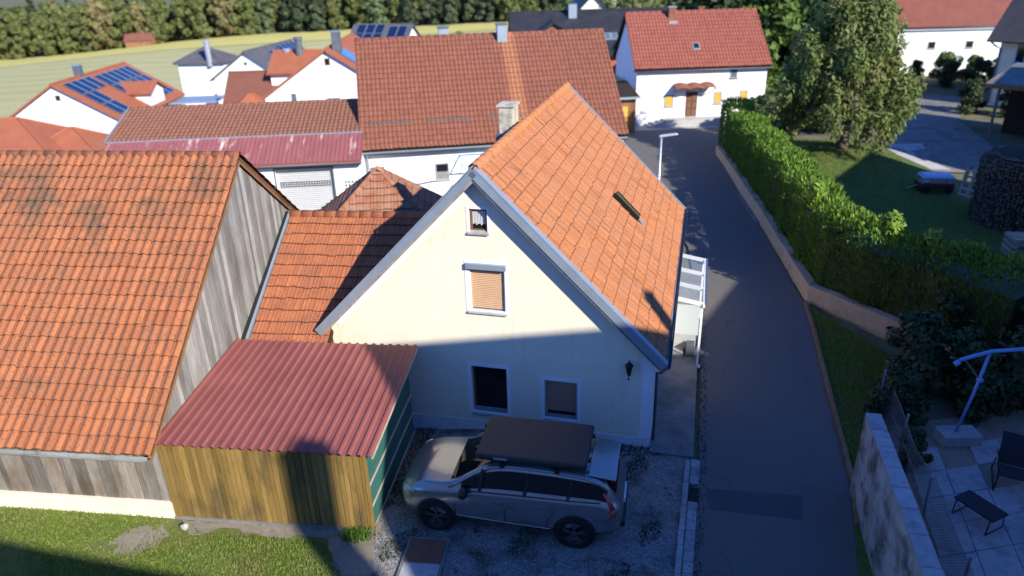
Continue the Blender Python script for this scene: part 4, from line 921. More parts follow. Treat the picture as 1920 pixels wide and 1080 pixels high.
K2, rf = gabled('cream_gable_behind', 'cream gable with dark roof peeking over the black roof ridge', 'house', (13.4, 84, 0), R(90), 10, 7.4, 3.6, 7.3, 'render_cream', 'roof_black', -4, .5, .4)
win_x(K2, 3.5, 4.0, 5.2, 5.6, 'frame_grey', 'pane_dark', 0); pk = chimney(K2, 2.5, 1.2, 5, 8.2, .5, .5, 'lamp_metal')
# right hand houses
RH, rf = gabled('white_barn_house', 'white building with faded red roof and two small dark windows at the upper right', 'building', (36.2, 70, 0), R(-3), 15, 9, 4.45, 8.7, 'render_white', 'roof_red', -.8, .3, .25)
for x in (2.8, 6.2): win_y(RH, x, x+.7, 2.35, 3.0, 'frame_grey', 'pane_dark', sillm='concrete_light')
gutter(RH, (-.25, -.42, 4.25), (15.2, -.42, 4.25), .09, 'zinc_dark'); win_x(RH, 2.2, 2.8, 3.3, 5.2, 'frame_grey', 'pane_dark', 0); win_x(RH, 5.2, 5.8, 3.3, 5.2, 'frame_grey', 'pane_dark', 0)
CR, rf = gabled('ivory_house', 'ivory house with dark overhanging roof and tall windows at the right edge', 'house', (36.2, 55.2, 0), R(-52), 11, 9, 5.2, 9.0, 'render_ivory', 'roof_black', -.6, .9, .7)
for x in (1.1, 2.5, 3.9, 5.6): win_y(CR, x, x+.62, 3.1, 4.5, 'blue_paint', 'pane_dark', sillm='concrete_light'); win_y(CR, x, x+.62, .6, 1.9, 'blue_paint', 'pane_dark', sillm='concrete_light')
mb = MB(); mb.tube([(-.6, -.9, 4.7), (-.3, -.2, 4.2), (.05, -.08, 4.0), (.05, -.08, .1)], .06, 8); mb.build('downpipe', 'zinc_dark', CR)
CP = thing('dark_carport', 'dark timber carport with shallow grey roof in front of the ivory house', 'carport', (29.6, 44.6, 0), R(-48))
MB().add([(-.5, -.6, 3.15), (6, -.6, 3.15), (6, 5, 3.75), (-.5, 5, 3.75), (-.5, -.6, 3.33), (6, -.6, 3.33), (6, 5, 3.93), (-.5, 5, 3.93)], [(3, 2, 1, 0), (4, 5, 6, 7), (0, 1, 5, 4), (1, 2, 6, 5), (2, 3, 7, 6), (3, 0, 4, 7)]).build('roof', 'concrete', CP)
MB().bar((-.5, -.62, 3.2), (6, -.62, 3.2), .04, .26).build('fascia', 'wood_brown', CP)
for x in (.1, 3, 5.8): MB().box(x, x+.14, .0, .14, -.2, 3.2).build('post', 'wood_grey', CP)
MB().box(.2, 5.9, 2.4, 4.8, -.2, 3.35).build('back_wall', 'wood_dark', CP); MB().box(5.7, 5.9, .3, 2.4, -.2, 3.2).build('side_wall', 'wood_dark', CP)

# houses beside and behind the camera (they stand in the sun's way and shade the yard and the street)
T, rf = gabled('tall_farmhouse', 'tall cream farmhouse standing right of the viewpoint, out of the frame', 'house', (9.15, -5.0, 0), R(0), 11.75, 9.2, 8.55, 13.95, 'render_cream', 'roof_orange', -1, .4, .1)
chimney(T, 7.75, 4.4, 13.0, 15.55, .45, .45, 'chimney_plaster')
for x in (1.2, 4.2, 7.2): win_y(T, x, x+1, 1, 2.4, 'frame_white', 'pane_dark'); win_y(T, x, x+1, 5, 6.4, 'frame_white', 'pane_dark')
BB = thing('tall_flat_roof_house', 'tall plain house with shallow roof behind the viewpoint, out of the frame', 'house', (-13.5, .40, 0), R(-14.5))
MB().box(0, 26, -9.2, -.4, -1, 11.24).build('wall', 'render_white', BB)
MB().add([(-.3, 0, 11.25), (26.3, 0, 11.25), (26.3, -4.8, 12.4), (-.3, -4.8, 12.4), (-.3, -9.6, 11.25), (26.3, -9.6, 11.25)], [(0, 1, 2, 3), (3, 2, 5, 4), (0, 3, 4), (1, 5, 2), (0, 4, 5, 1)]).build('roof', 'roof_red', BB)
chimney(BB, 25.15, -.9, 11.0, 15.75, .60, .55, 'chimney_plaster')
N1, rf = gabled('neighbour_house', 'large white neighbour house right of the garden, out of the frame', 'house', (20.55, 4.8, 0), R(57), 22.2, 9, 7.0, 9.7, 'render_white', 'roof_red', -1, .4, .3)  # unseen house, lengthened toward the camera to shade road and hedge end
N2, rf = gabled('second_neighbour_house', 'cream house added to shade the driveway, out of the frame', 'house', (36.2, 26.1, 0), R(57), 12, 9, 6.0, 10.0, 'render_cream', 'roof_orange', -1, .4, .3)  # unseen house added to keep the driveway in shade

# ------------------------------------------------------------------ vegetation helpers
def leaf_quads(mb, c, rad, n, size, rg, flat=1.0, shell=.55, aspect=1.6, droop=0):
    """n small bent leaves through an ellipsoid round c"""
    for _ in range(n):
        while True:
            p = Vector((rg.uniform(-1, 1), rg.uniform(-1, 1), rg.uniform(-1, 1)))
            if shell*rg.random()**.5 < p.length < 1: break
        q = Vector((c[0]+p.x*rad[0], c[1]+p.y*rad[1], c[2]+p.z*rad[2]))
        out = (p+Vector((rg.uniform(-.7, .7), rg.uniform(-.7, .7), rg.uniform(-.3, .9)))).normalized()
        t = out.cross(Vector((rg.uniform(-1, 1), rg.uniform(-1, 1), rg.uniform(-1, 1)))).normalized(); b_ = out.cross(t)
        if droop: b_ = (b_+Vector((0, 0, -droop))).normalized()
        s = size*rg.uniform(.6, 1.3); t *= s*.5; b_ *= s*.5*aspect
        o = len(mb.v); mb.v += [tuple(q-t-b_*.2), tuple(q-b_), tuple(q+t-b_*.2), tuple(q+b_+out*s*.12)]; mb.f.append((o, o+1, o+2, o+3)); mb.mi.append(0)
def make_tree_meshes(name, leafmat, h, w, nclump, nleaf, size, seed, trunk=.25, conifer=False, low=.18):
    rg = random.Random(seed); mb = MB()
    for i in range(nclump):
        f = (i+.5)/nclump
        if conifer: z = h*(.12+.86*f); r = w*.5*(1-f)**.8*rg.uniform(.2, 1); cr_ = w*.16*(1.15-f)
        else:
            z = h*(low+(1-low)*f*.95); r = w*.5*sqrt(max(.03, 1-((f-.42)/.60)**2))*rg.uniform(.25, .92); cr_ = w*rg.uniform(.13, .22)
        a = rg.uniform(0, 2*pi)
        leaf_quads(mb, (r*cos(a), r*sin(a), z), (cr_, cr_, cr_*.8), nleaf, size, rg)
    tr = MB(); tr.tube([(0, 0, -.6), (.05*h*.1, 0, h*.3), (0, .02*h, h*.6), (0, 0, h*.92)], [trunk, trunk*.75, trunk*.4, .03], 7)
    for i in range(7):
        a = i*2.4; z0 = h*(.25+.07*i); z1 = z0+h*.14; r = w*.33
        tr.tube([(0, 0, z0), (r*.5*cos(a), r*.5*sin(a), (z0+z1)/2+.02*h), (r*cos(a), r*sin(a), z1)], [trunk*.4, trunk*.25, .03], 5)
    return mb.rawmesh('crown', leafmat), tr.mesh('trunk', 'bark', True)
def plant(meshes, name, label, cat, loc, s=1, rz=0, group=None, sz=None):
    t = thing(name, label, cat, loc, rz, group); t.scale = (s, s, sz or s)
    link('crown', meshes[0], t); link('trunk', meshes[1], t); return t

# the wood beyond the fields
kinds = [make_tree_meshes('w', m_, 17, 10, 26, 62, 1.15, 40+i, .35, cf, .06) for i, (m_, cf) in enumerate((('leaf_wood_a', 0), ('leaf_wood_b', 0), ('leaf_wood_c', 0), ('leaf_wood_d', 1), ('leaf_wood_a', 0), ('leaf_wood_d', 1)))]
KL = ['olive green broadleaf tree in the wood edge beyond the fields', 'blue green broadleaf tree in the wood edge beyond the fields', 'yellow brown autumn tree in the wood edge beyond the fields', 'dark slender conifer in the wood edge beyond the fields', 'tall olive broadleaf tree in the wood edge beyond the fields', 'very dark conifer in the wood edge beyond the fields']
KN = ['olive_tree', 'blue_green_tree', 'autumn_tree', 'dark_conifer', 'tall_olive_tree', 'black_conifer']
rg = random.Random(12)
for row in range(4):
    x = -205+row*3
    while x < 118:
        y = 229+row*9+rg.uniform(-3, 3)+(0 if x > -60 else -.10*(-60-x)*1.0)
        wt = [5, 3, 1.2, 1, 3, .8] if x < -70 else [2, 1.5, 1.2, 5, 1.5, 4]
        if x > 5: wt = [4, 3, 1.5, 1, 4, .5]
        k = rg.choices(range(6), wt)[0]; s = rg.uniform(.58, .80)*(1+.05*row)
        plant(kinds[k], KN[k], KL[k], 'tree', (x, y, gh(x, y)-.3), s, rg.uniform(0, 6.28), 'trees of the wood beyond the fields: '+KN[k].replace('_', ' '), s*rg.uniform(.95, 1.15))
        x += rg.uniform(4.4, 6.6)
# hut at the wood edge
FHt, rf = gabled('field_hut', 'tiny brown roofed hut at the edge of the wood beyond the yellow field', 'hut', (-107, 216, gh(-107, 216)), R(5), 7, 4, 2.0, 3.6, 'wood_brown', 'roof_brown', -1, .3, .3)
# nearer trees and bushes behind the roofs
tk = [make_tree_meshes('t', m_, 9, 8, 34, 90, .42, 60+i, .28, 0, .04) for i, m_ in enumerate(('leaf_bush', 'leaf_wood_a', 'leaf_dark'))]
BT = [((-7, 118), .75, 0, 'bright green tree standing left of the metal chimney on the field edge'), ((2, 112), .8, 1, 'olive tree right behind the ridge chimney of the long roof'), ((-14, 128), .6, 1, 'small olive tree at the end of the yellow field'),
      ((9, 125), .95, 1, 'olive tree rising behind the black roof left dormer'), ((20, 118), 1.2, 1, 'large olive tree behind the cream gable'), ((30, 105), 1.25, 1, 'large olive tree behind the street end house chimney'),
      ((17.5, 66), 1.05, 2, 'dark tree right behind the ridge of the street end house'), ((22, 63.5), 1.0, 0, 'bright green tree at the right end of the street end house'), ((26.5, 66), 1.15, 2, 'dark tree behind the big garden tree'),
      ((31, 70), 1.1, 0, 'bright green tree between the big garden tree and the white building'), ((24, 76), 1.4, 0, 'tall green tree above the right end of the red roof'), ((14, 82), 1.2, 1, 'olive tree left of the red roof chimneys'), ((-45.5, 55), .62, 0, 'round green tree cut by the left picture edge'), ((38, 90), 1.3, 2, 'dark tree behind the white building with faded red roof'), ((33.5, 79), 1.2, 2, 'dark tree beside the shaded gable of the white building')]
for (xy, s, k, lb) in BT: plant(tk[k], ['green_tree', 'olive_tree', 'dark_tree'][k], lb, 'tree', (*xy, gh(*xy)-.2), s, rg.uniform(0, 6))
# the big garden tree
bt_ = thing('garden_tree', 'big spreading tree with drooping olive foliage on the garden lawn', 'tree', (18.1, 38.9, gh(18.1, 38.9)-.05)); bt_.scale = (.86, .90, .86)
mb = MB(); rg = random.Random(77)
for i in range(120):
    f = i/120; z = 1.9+7.4*f; a = rg.uniform(0, 2*pi)
    rmax = 4.35*sqrt(max(.05, 1-((f-.26)/.76)**2))*(1-.40*f); r = rmax*sqrt(rg.uniform(.12, 1))
    x, y = r*cos(a)-.35, r*sin(a)*.72; s = rg.uniform(.55, .95)
    leaf_quads(mb, (x, y, z), (s, s, s*rg.uniform(.9, 1.5)), 170, .17, rg, shell=.35, droop=.7, aspect=1.9)
    if f < .55 and r > rmax*.6:
        for j in range(2): leaf_quads(mb, (x*1.04+rg.uniform(-.3, .3), y*1.04+rg.uniform(-.3, .3), z-.7-.6*j), (.42, .42, .6), 80, .16, rg, shell=.2, droop=1.2, aspect=2.0)
link('crown', mb.rawmesh('crown', 'leaf_tree'), bt_)
tr = MB(); tr.tube([(0, 0, -.3), (.05, 0, .5), (.12, .05, 1.6), (0, .1, 3.2), (-.2, 0, 5.2), (-.3, 0, 8.3)], [.48, .34, .28, .24, .16, .03], 10)
for i in range(12):
    a = i*2.1; z0 = 1.5+.35*i; r = 3.2-.1*i
    tr.tube([(0, .05, z0), (r*.5*cos(a), r*.5*sin(a), z0+1.2), (r*cos(a), r*sin(a), z0+1.3)], [.13, .08, .02], 6)
tr.build('trunk', 'bark', bt_, True)

# ------------------------------------------------------------------ retaining wall and hedge
WP = [(12.6, 43.4), (12.25, 42.2), (10.98, 30.2), (9.98, 22.4), (9.98, 22.1), (11.85, 18.55), (12.9, 16.9)]
def offset(path, d):
    out = []
    for i, p in enumerate(path):
        a = Vector(path[max(i-1, 0)]); b = Vector(path[min(i+1, len(path)-1)]); t = (b-a).normalized(); out.append((p[0]-t.y*d, p[1]+t.x*d))
    return out
rw = thing('garden_wall', 'low rough tan retaining wall below the hedge along the street', 'wall', (0, 0, 0))
def ribbon(path, d0, d1, z0, z1, sub=6, jit=0, rg=random):
    A = offset(path, d0); B = offset(path, d1); mb = MB(); pts = []
    for i in range(len(A)-1):
        for k in range(sub): pts.append((i+k/sub))
    pts.append(len(A)-1); L = []
    for t in pts:
        i = min(int(t), len(A)-2); f = t-i
        a = Vector(A[i]).lerp(Vector(A[i+1]), f); b = Vector(B[i]).lerp(Vector(B[i+1]), f); dz = rg.uniform(-jit, jit)
        L.append([(a.x, a.y, z0), (a.x, a.y, z1+dz), (b.x, b.y, z1+dz), (b.x, b.y, z0)])
    n = len(L); mb.add([p for q in L for p in q], [(4*i+j, 4*i+(j+1) % 4, 4*i+4+(j+1) % 4, 4*i+4+j) for i in range(n-1) for j in range(4)]+[(0, 1, 2, 3), (4*n-4, 4*n-1, 4*n-2, 4*n-3)])
    return mb
ribbon(WP, -.02, .28, -.3, .62, 8, .03).build('wall_body', 'wall_tan', rw)
ribbon(WP[:3], -.22, -.02, -.1, .03, 6, .004).build('gutter_strip', 'concrete', rw)
hg = thing('thuja_hedge', 'long clipped green thuja hedge above the tan wall along the street', 'hedge', (0, 0, 0))
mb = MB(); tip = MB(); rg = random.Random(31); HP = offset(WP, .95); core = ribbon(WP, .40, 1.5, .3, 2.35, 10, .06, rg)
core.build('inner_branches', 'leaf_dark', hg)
for i in range(len(HP)-1):
    a, b = Vector(HP[i]), Vector(HP[i+1]); L = (b-a).length; t = (b-a).normalized(); nn = Vector((-t.y, t.x))
    for _ in range(int(L*1100)):
        f = rg.random(); s_ = f*L; bulge = .13*sin(s_*2.1+i)+.10*sin(s_*4.7); top = 2.95+.14*sin(s_*1.7)+.10*sin(s_*5.3)
        side = rg.random()
        if side < .42: w_ = rg.uniform(-.68, .68); z = top+rg.uniform(-.18, .10)-.22*(abs(w_)/.68)**3
        else: w_ = (-1 if side < .78 else 1)*(.70+bulge*.6+rg.uniform(-.12, .05)); z = rg.uniform(.45, top-.1)
        p = a.lerp(b, f)+nn*w_; q = Vector((p.x, p.y, z)); h_ = rg.uniform(.06, .14)
        d = Vector((nn.x*w_*.8+rg.uniform(-.4, .4), nn.y*w_*.8+rg.uniform(-.4, .4), 1.1)).normalized(); u_ = d.cross(Vector((rg.uniform(-1, 1), rg.uniform(-1, 1), .1))).normalized()*h_*.30
        (tip if (side < .42 and rg.random() < .6) else mb).add([q-u_, q+u_, q+d*h_*.7+u_*.8, q+d*h_*1.3, q+d*h_*.7-u_*.8], [(0, 1, 2, 3, 4)])
for (x, y, z) in ((11.7, 20.9, 3.1), (12.3, 19.7, 3.0), (10.7, 24.2, 3.15)):
    leaf_quads(tip, (x, y, z), (.3, .3, .45), 260, .11, rg, aspect=2.2)
link('foliage', mb.rawmesh('foliage', 'leaf_hedge'), hg); link('sprays', tip.rawmesh('sprays', 'leaf_hedge_tip'), hg)
# rusty road edging
eg = thing('road_edging', 'thin rust brown edging strip along the right side of the road', 'edging', (0, 0, 0))
ribbon([(9.86, 22.0), (9.45, 20.3), (8.55, 17.0), (7.45, 12.9), (6.95, 11.5)], -.04, .05, -.1, .11, 6, .012).build('strip', 'edging', eg)
# bushes (own crown each)
bk = [make_tree_meshes('b', m_, 1.6, 1.7, 22, 150, .095, 90+i, .05, 0, .0) for i, m_ in enumerate(('leaf_dark', 'leaf_bush', 'leaf_hedge'))]
BU = [((10.6, 16.6), 1.3, 0, 'dark leafy shrub between the tan wall and the wire fence'), ((9.6, 15.2), .8, 0, 'small dark shrub at the far end of the stained wall'), ((11.6, 15.9), 1.2, 0, 'dark shrub behind the parasol block'), ((12.9, 15.7), 1.3, 0, 'dark shrub to the right behind the parasol pole'),
      ((9.0, 13.4), .55, 0, 'low dark shrub inside the wire fence near the patio'), ((14.2, 16.8), 1.5, 0, 'tall dark shrub behind the patio at the right edge'), ((12.6, 18.3), 1.2, 0, 'dark shrub at the lower end of the hedge'), ((14.3, 18.9), 1.2, 0, 'dark shrub beside the green container'), ((-2.6, 33.9), .6, 2, 'bright green little shrub against the white wall behind the gable'),
      ((36.8, 67), 1.1, 0, 'dark shrub left under the white building at the upper right'), ((39.2, 66.6), 1.5, 1, 'pale flowering shrub in front of the white building'), ((41.5, 66), 1.3, 1, 'green shrub right of the flowering shrub'), ((37.8, 63.5), 1.3, 0, 'dark hedge shrub below the white building, left one'), ((40.2, 63), 1.4, 0, 'dark hedge shrub below the white building, right one'),
      ((43.6, 65), 1.4, 1, 'yellow green shrub beside the ivory house corner'), ((33.2, 52.5), 1.4, 0, 'dark shrub at the bend of the driveway'), ((35.2, 51.2), 1.2, 0, 'dark shrub in front of the ivory house'), ((34.4, 72), 2.0, 1, 'tall yellowish shrub beside the shaded gable'), ((14.4, 44.2), 1.2, 2, 'leafy garden shrub behind the top end of the hedge'), ((16.2, 47.5), 1.5, 0, 'dark shrub in front of the street end house corner'), ((18.6, 48.3), 1.4, 0, 'dark shrub left of the big garden tree'), ((15.6, 41.5), .75, 1, 'sparse yellowish bush on the garden lawn'), ((20.5, 47.5), 1.5, 0, 'dark shrub behind the big garden tree trunk')]
for (xy, s, k, lb) in BU: plant(bk[k], ['dark_shrub', 'pale_shrub', 'green_shrub'][k], lb, 'shrub', (*xy, gh(*xy)), s, rg.uniform(0, 6))
# grass blades, weeds and loose stones
def blades(name, poly, n, h, mat, rg, z=0, keep=None, gauss=None):
    mb = MB(); x0, x1 = min(p[0] for p in poly), max(p[0] for p in poly); y0, y1 = min(p[1] for p in poly), max(p[1] for p in poly); k = 0; tries = 0
    while k < n and tries < n*12:
        tries += 1
        x, y = rg.uniform(x0, x1), rg.uniform(y0, y1)
        if gauss: x, y = rg.gauss((x0+x1)/2, gauss), rg.gauss((y0+y1)/2, gauss*.6)
        elif not inside((x, y), poly) or (keep and not keep(x, y)): continue
        if gauss and y > 11.82: continue
        hh_ = h*rg.uniform(.5, 1.4); a = rg.uniform(0, 6.28); w_ = .012*rg.uniform(.8, 1.6); zz = gh(x, y)+z; lx, ly = rg.uniform(-.6, .6)*hh_, rg.uniform(-.6, .6)*hh_
        mb.add([(x-cos(a)*w_, y-sin(a)*w_, zz), (x+cos(a)*w_, y+sin(a)*w_, zz), (x+lx, y+ly, zz+hh_)], [(0, 1, 2)]); k += 1
    return stuff(link(name, mb.rawmesh(name, mat)))
def patchy(x, y): return sin(x*1.3+2)*sin(y*1.9+x*.4)+.6*sin(x*3.1+y*2.2)+rg.uniform(-1.1, 1.1) > -.55+(2.2*exp(-((x+8.0)/.6)**2-((y-11.7)/.38)**2))
rg = random.Random(5)
tag(blades('lawn_grass', [(-12.5, 9.6), (-12.5, 13.2), (-7.4, 12.4), (-6.6, 11.85), (-4.0, 11.5), (-3.2, 10.2), (-3.2, 9.6)], 26000, .055, 'grass_blade', rg, keep=patchy), 'short patchy grass in front of the shed and barn', 'grass')
tag(blades('garden_grass', [(12.6, 40), (11.5, 30), (11, 24), (16.5, 18), (20, 24), (20.8, 36), (20.4, 40), (22, 43.5), (15.5, 45.5)], 22000, .09, 'grass_blade', rg), 'short grass of the garden lawn behind the hedge', 'grass')
tag(blades('verge_weeds', [(9.8, 21.8), (9.4, 20.2), (7.5, 13.3), (8.6, 13.4), (10.9, 18.4)], 9000, .12, 'grass_blade', rg), 'weedy grass between the road edging and the garden wall', 'grass')
def gpatch(x, y): return sin(x*2.3+1)*sin(y*2.9)+.7*sin(x*5.1-y*3.2) > .85 or (y > 14.0 and x > 2.0) or (x < -2.2 and y > 12.5)
tag(blades('gravel_weeds', YARD, 5200, .07, 'leaf_dark', rg, keep=gpatch), 'dark weeds growing through the gravel of the yard', 'weeds')
tag(blades('shed_corner_weeds', [(-3.65, 11.45), (-3.1, 11.4), (-3.05, 11.8), (-3.6, 11.9)], 420, .15, 'leaf_hedge', rg, gauss=.17), 'bright green weeds at the front corner of the shed', 'weeds')
mb = MB()
for _ in range(5000):
    x, y = rg.uniform(-3.1, 4.0), rg.uniform(8.5, 16.3)
    if not inside((x, y), YARD): continue
    s = rg.uniform(.008, .022); z = gh(x, y); a = rg.uniform(0, 6.28); ca, sa = cos(a)*s, sin(a)*s
    mb.add([(x-ca, y-sa, z), (x+sa, y-ca, z), (x+ca, y+sa, z), (x-sa, y+ca, z), (x+rg.uniform(-s, s)*.3, y, z+s*.9)], [(0, 1, 4), (1, 2, 4), (2, 3, 4), (3, 0, 4)])
stuff(link('loose_gravel', mb.rawmesh('loose_gravel', 'stone_bits')), 'loose pale gravel stones on the yard around the car', 'gravel')

# ------------------------------------------------------------------ street lamp, gutter stones, drain, hatch
LP = thing('street_lamp', 'slim grey street lamp with flat head behind the orange roof', 'street lamp', (5.98, 28.1, 0))
MB().tube([(0, 0, 0), (0, 0, 1.0), (0, 0, 4.42)], [.07, .05, .04], 10).build('pole', 'lamp_metal', LP, True)
mb = MB(); mb.add([(-.10, -.07, 4.36), (.62, -.11, 4.46), (.62, .11, 4.46), (-.10, .07, 4.36), (-.08, -.06, 4.46), (.60, -.09, 4.53), (.60, .09, 4.53), (-.08, .06, 4.46)], [(3, 2, 1, 0), (4, 5, 6, 7), (0, 1, 5, 4), (1, 2, 6, 5), (2, 3, 7, 6), (3, 0, 4, 7)])
mb.build('lamp_head', 'lamp_metal', LP, bevel=.02)
GS = thing('gutter_paving', 'double row of grey paving stones along the left road edge', 'paving', (0, 0, 0))
A0, A1 = Vector((2.55, 8.4)), Vector((4.12, 13.78)); dL = (A1-A0).length; t = (A1-A0).normalized(); nn = Vector((t.y, -t.x))
me1 = MB().box(-.098, .098, 0, .285, -.08, .03).mesh('paving_stone', 'kerb_stone'); me2 = MB().box(-.058, .058, 0, .38, -.08, .07).mesh('kerb_stone', 'kerb_stone')
s = 0; k = 0
while s < dL-.2:
    p = A0+t*s+nn*.06
    if not (4.13 < s < 4.62):
        o = link('paving_stone', me1, GS); o.location = (p.x, p.y, random.uniform(-.006, .004)); o.rotation_euler = (random.uniform(-.02, .02), random.uniform(-.02, .02), math.atan2(-t.x, t.y)+random.uniform(-.02, .02))
    s += .297; k += 1
s = 0
while s < dL-.2:
    p = A0+t*s-nn*.115; o = link('kerb_stone', me2, GS); o.location = (p.x, p.y, random.uniform(-.005, .005)); o.rotation_euler = (0, 0, math.atan2(-t.x, t.y)+random.uniform(-.015, .015)); s += .395
DG = thing('drain_grate', 'dark iron drain grate set in the gutter stones', 'drain', (*(A0+t*4.16+nn*.06), .0), math.atan2(-t.x, t.y))
MB().box(-.12, .12, 0, .46, -.1, -.02).build('pit', 'iron', DG); mb = rect_frame(-.13, .13, -.01, .47, .02, 0, 1)
mb = MB(); mb.box(-.13, .13, -.01, .02, -.06, .018); mb.box(-.13, .13, .44, .47, -.06, .018); mb.box(-.13, -.11, .02, .44, -.06, .018); mb.box(.11, .13, .02, .44, -.06, .018); mb.build('frame', 'iron', DG)
me = MB().box(-.11, .11, 0, .022, -.04, .012).mesh('grate_bar', 'iron')
for i in range(10): o = link('grate_bar', me, DG); o.location = (0, .045+i*.04, 0)
HC = thing('cellar_hatch', 'rust brown hatch plate framed in concrete on the gravel in front of the car', 'hatch', (-2.45, 10.15, 0), R(-8))
MB().box(0, .86, 0, 1.42, -.1, .045).build('frame', 'concrete', HC, bevel=.01)
MB().box(.06, .80, .74, 1.36, .03, .058).build('cover_plate', 'rust_plate', HC, bevel=.006); MB().box(.06, .80, .04, .70, .03, .056).build('cover_plate', 'slab_stone', HC, bevel=.006)

# ------------------------------------------------------------------ the car
CA = thing('parked_car', 'silver estate SUV with black roof tent parked in front of the cream house', 'car', (-.10, 12.37, 0), R(167.5))
def lerp_tab(tab, x):
    if x <= tab[0][0]: return tab[0][1]
    for (a, fa), (b, fb) in zip(tab, tab[1:]):
        if x <= b: return fa+(fb-fa)*(x-a)/(b-a)
    return tab[-1][1]
ST = [-2.36, -2.33, -2.22, -2.05, -1.86, -1.6, -1.3, -.95, -.55, -.1, .32, .62, .90, 1.12, 1.45, 1.8, 2.05, 2.2, 2.29, 2.32]
half = [(-2.36, .62), (-2.33, .80), (-2.22, .88), (-2.0, .92), (-1.4, .95), (0, .945), (1.4, .95), (1.8, .93), (2.05, .87), (2.2, .76), (2.29, .60), (2.32, .42)]
zlow = [(-2.36, .48), (-2.22, .36), (-1.9, .27), (1.9, .26), (2.2, .30), (2.32, .42)]
belt = [(-2.36, .90), (-2.22, 1.02), (-1.9, 1.09), (-1.0, 1.085), (.6, 1.05), (1.1, 1.03), (1.8, .98), (2.1, .90), (2.25, .80), (2.32, .66)]
top = [(-2.36, .90), (-2.33, 1.0), (-2.22, 1.14), (-2.05, 1.40), (-1.86, 1.56), (-1.6, 1.60), (-.95, 1.655), (-.1, 1.67), (.32, 1.60), (.62, 1.43), (.90, 1.27), (1.12, 1.155), (1.45, 1.14), (1.8, 1.10), (2.05, 1.03), (2.2, .94), (2.29, .83), (2.32, .72)]
green = [(-2.36, .55), (-2.22, .66), (-2.05, .68), (-1.6, .67), (-.1, .66), (.32, .66), (.62, .70), (.90, .76), (1.12, .82), (1.8, .78), (2.1, .66), (2.32, .34)]
bm = bmesh.new(); rows = []
for x in ST:
    w_, zl, zb, zt, yg = (lerp_tab(tb, x) for tb in (half, zlow, belt, top, green))
    sec = [(0, zl), (w_*.86, zl), (w_*.975, zl+.10), (w_, zl+(zb-zl)*.45), (w_*.985, zl+(zb-zl)*.80), (w_*.945, zb), ((w_*.92*.35+yg*.65) if zt-zb < .2 else w_*.915, zb+(zt-zb)*.035 if zt-zb > .2 else zb+(zt-zb)*.55),
           (yg+.015, zb+(zt-zb)*.90), (yg-.07, zt-.012 if zt-zb > .2 else zt-.015), (yg*.5, zt+.012), (0, zt+.02)]
    rows.append([bm.verts.new((x, y, z)) for y, z in sec])
NJ = 11
for i in range(len(ST)-1):
    xm = (ST[i]+ST[i+1])/2
    for j in range(NJ-1):
        f = bm.faces.new((rows[i][j], rows[i+1][j], rows[i+1][j+1], rows[i][j+1])); mi = 0
        if j == 6 and -2.0 < xm < .85: mi = 1                            # side glass
        if .33 < xm < 1.1 and j >= 8: mi = 2                             # windscreen
        if -2.2 < xm < -1.9 and j >= 8: mi = 3                           # rear window
        if j == 0 or (j == 1): mi = 4                                    # dark underbody and sill
        f.material_index = mi
for end in (0, -1):
    f = bm.faces.new([rows[end][j] for j in range(NJ)] if end == 0 else [rows[end][j] for j in range(NJ)][::-1]); f.material_index = 0
me = bpy.data.meshes.new('shell'); bm.to_mesh(me); bm.free()
o = bpy.data.objects.new('tmp', me); col.objects.link(o)
md = o.modifiers.new('m', 'MIRROR'); md.use_axis = (False, True, False); md.merge_threshold = .002; md = o.modifiers.new('s', 'SUBSURF'); md.levels = 2; md.render_levels = 2
bpy.context.view_layer.update(); ev = bpy.data.meshes.new_from_object(o.evaluated_get(bpy.context.evaluated_depsgraph_get())); bpy.data.objects.remove(o)
bm = bmesh.new(); bm.from_mesh(ev); bmesh.ops.recalc_face_normals(bm, faces=bm.faces); bm.to_mesh(ev); bm.free()
def split(me, cond, name, mat, parent):
    bm = bmesh.new(); bm.from_mesh(me); bmesh.ops.delete(bm, geom=[f for f in bm.faces if not cond(f)], context='FACES')
    r = bpy.data.meshes.new(name); bm.to_mesh(r); bm.free(); r.materials.clear(); r.materials.append(M[mat]); r.polygons.foreach_set('use_smooth', [True]*len(r.polygons)); r.polygons.foreach_set('material_index', [0]*len(r.polygons)); return link(name, r, parent)
cbody = split(ev, lambda f: f.material_index == 0 and not (f.calc_center_median().z < .9 and f.calc_center_median().x > 2.27 and abs(f.calc_center_median().y) < .45), 'body', 'car_silver', CA)
split(ev, lambda f: f.material_index == 0 and (f.calc_center_median().z < .9 and f.calc_center_median().x > 2.27 and abs(f.calc_center_median().y) < .45), 'grille', 'black_plastic', CA)
for s_, nm in ((1, 'side_window'), (-1, 'side_window')): split(ev, lambda f: f.material_index == 1 and f.calc_center_median().y*s_ > 0, nm, 'car_glass', CA)
split(ev, lambda f: f.material_index == 2, 'windscreen', 'car_glass', CA); split(ev, lambda f: f.material_index == 3, 'rear_window', 'car_glass', CA)
split(ev, lambda f: f.material_index == 4, 'sill', 'black_plastic', CA); bpy.data.meshes.remove(ev)
def side_y(x, z):
    w_, zl, zb = (lerp_tab(tb, x) for tb in (half, zlow, belt)); t = (z-zl)/(zb-zl)
    return w_*(1.0 if t < .6 else 1.0-(t-.6)*.12)
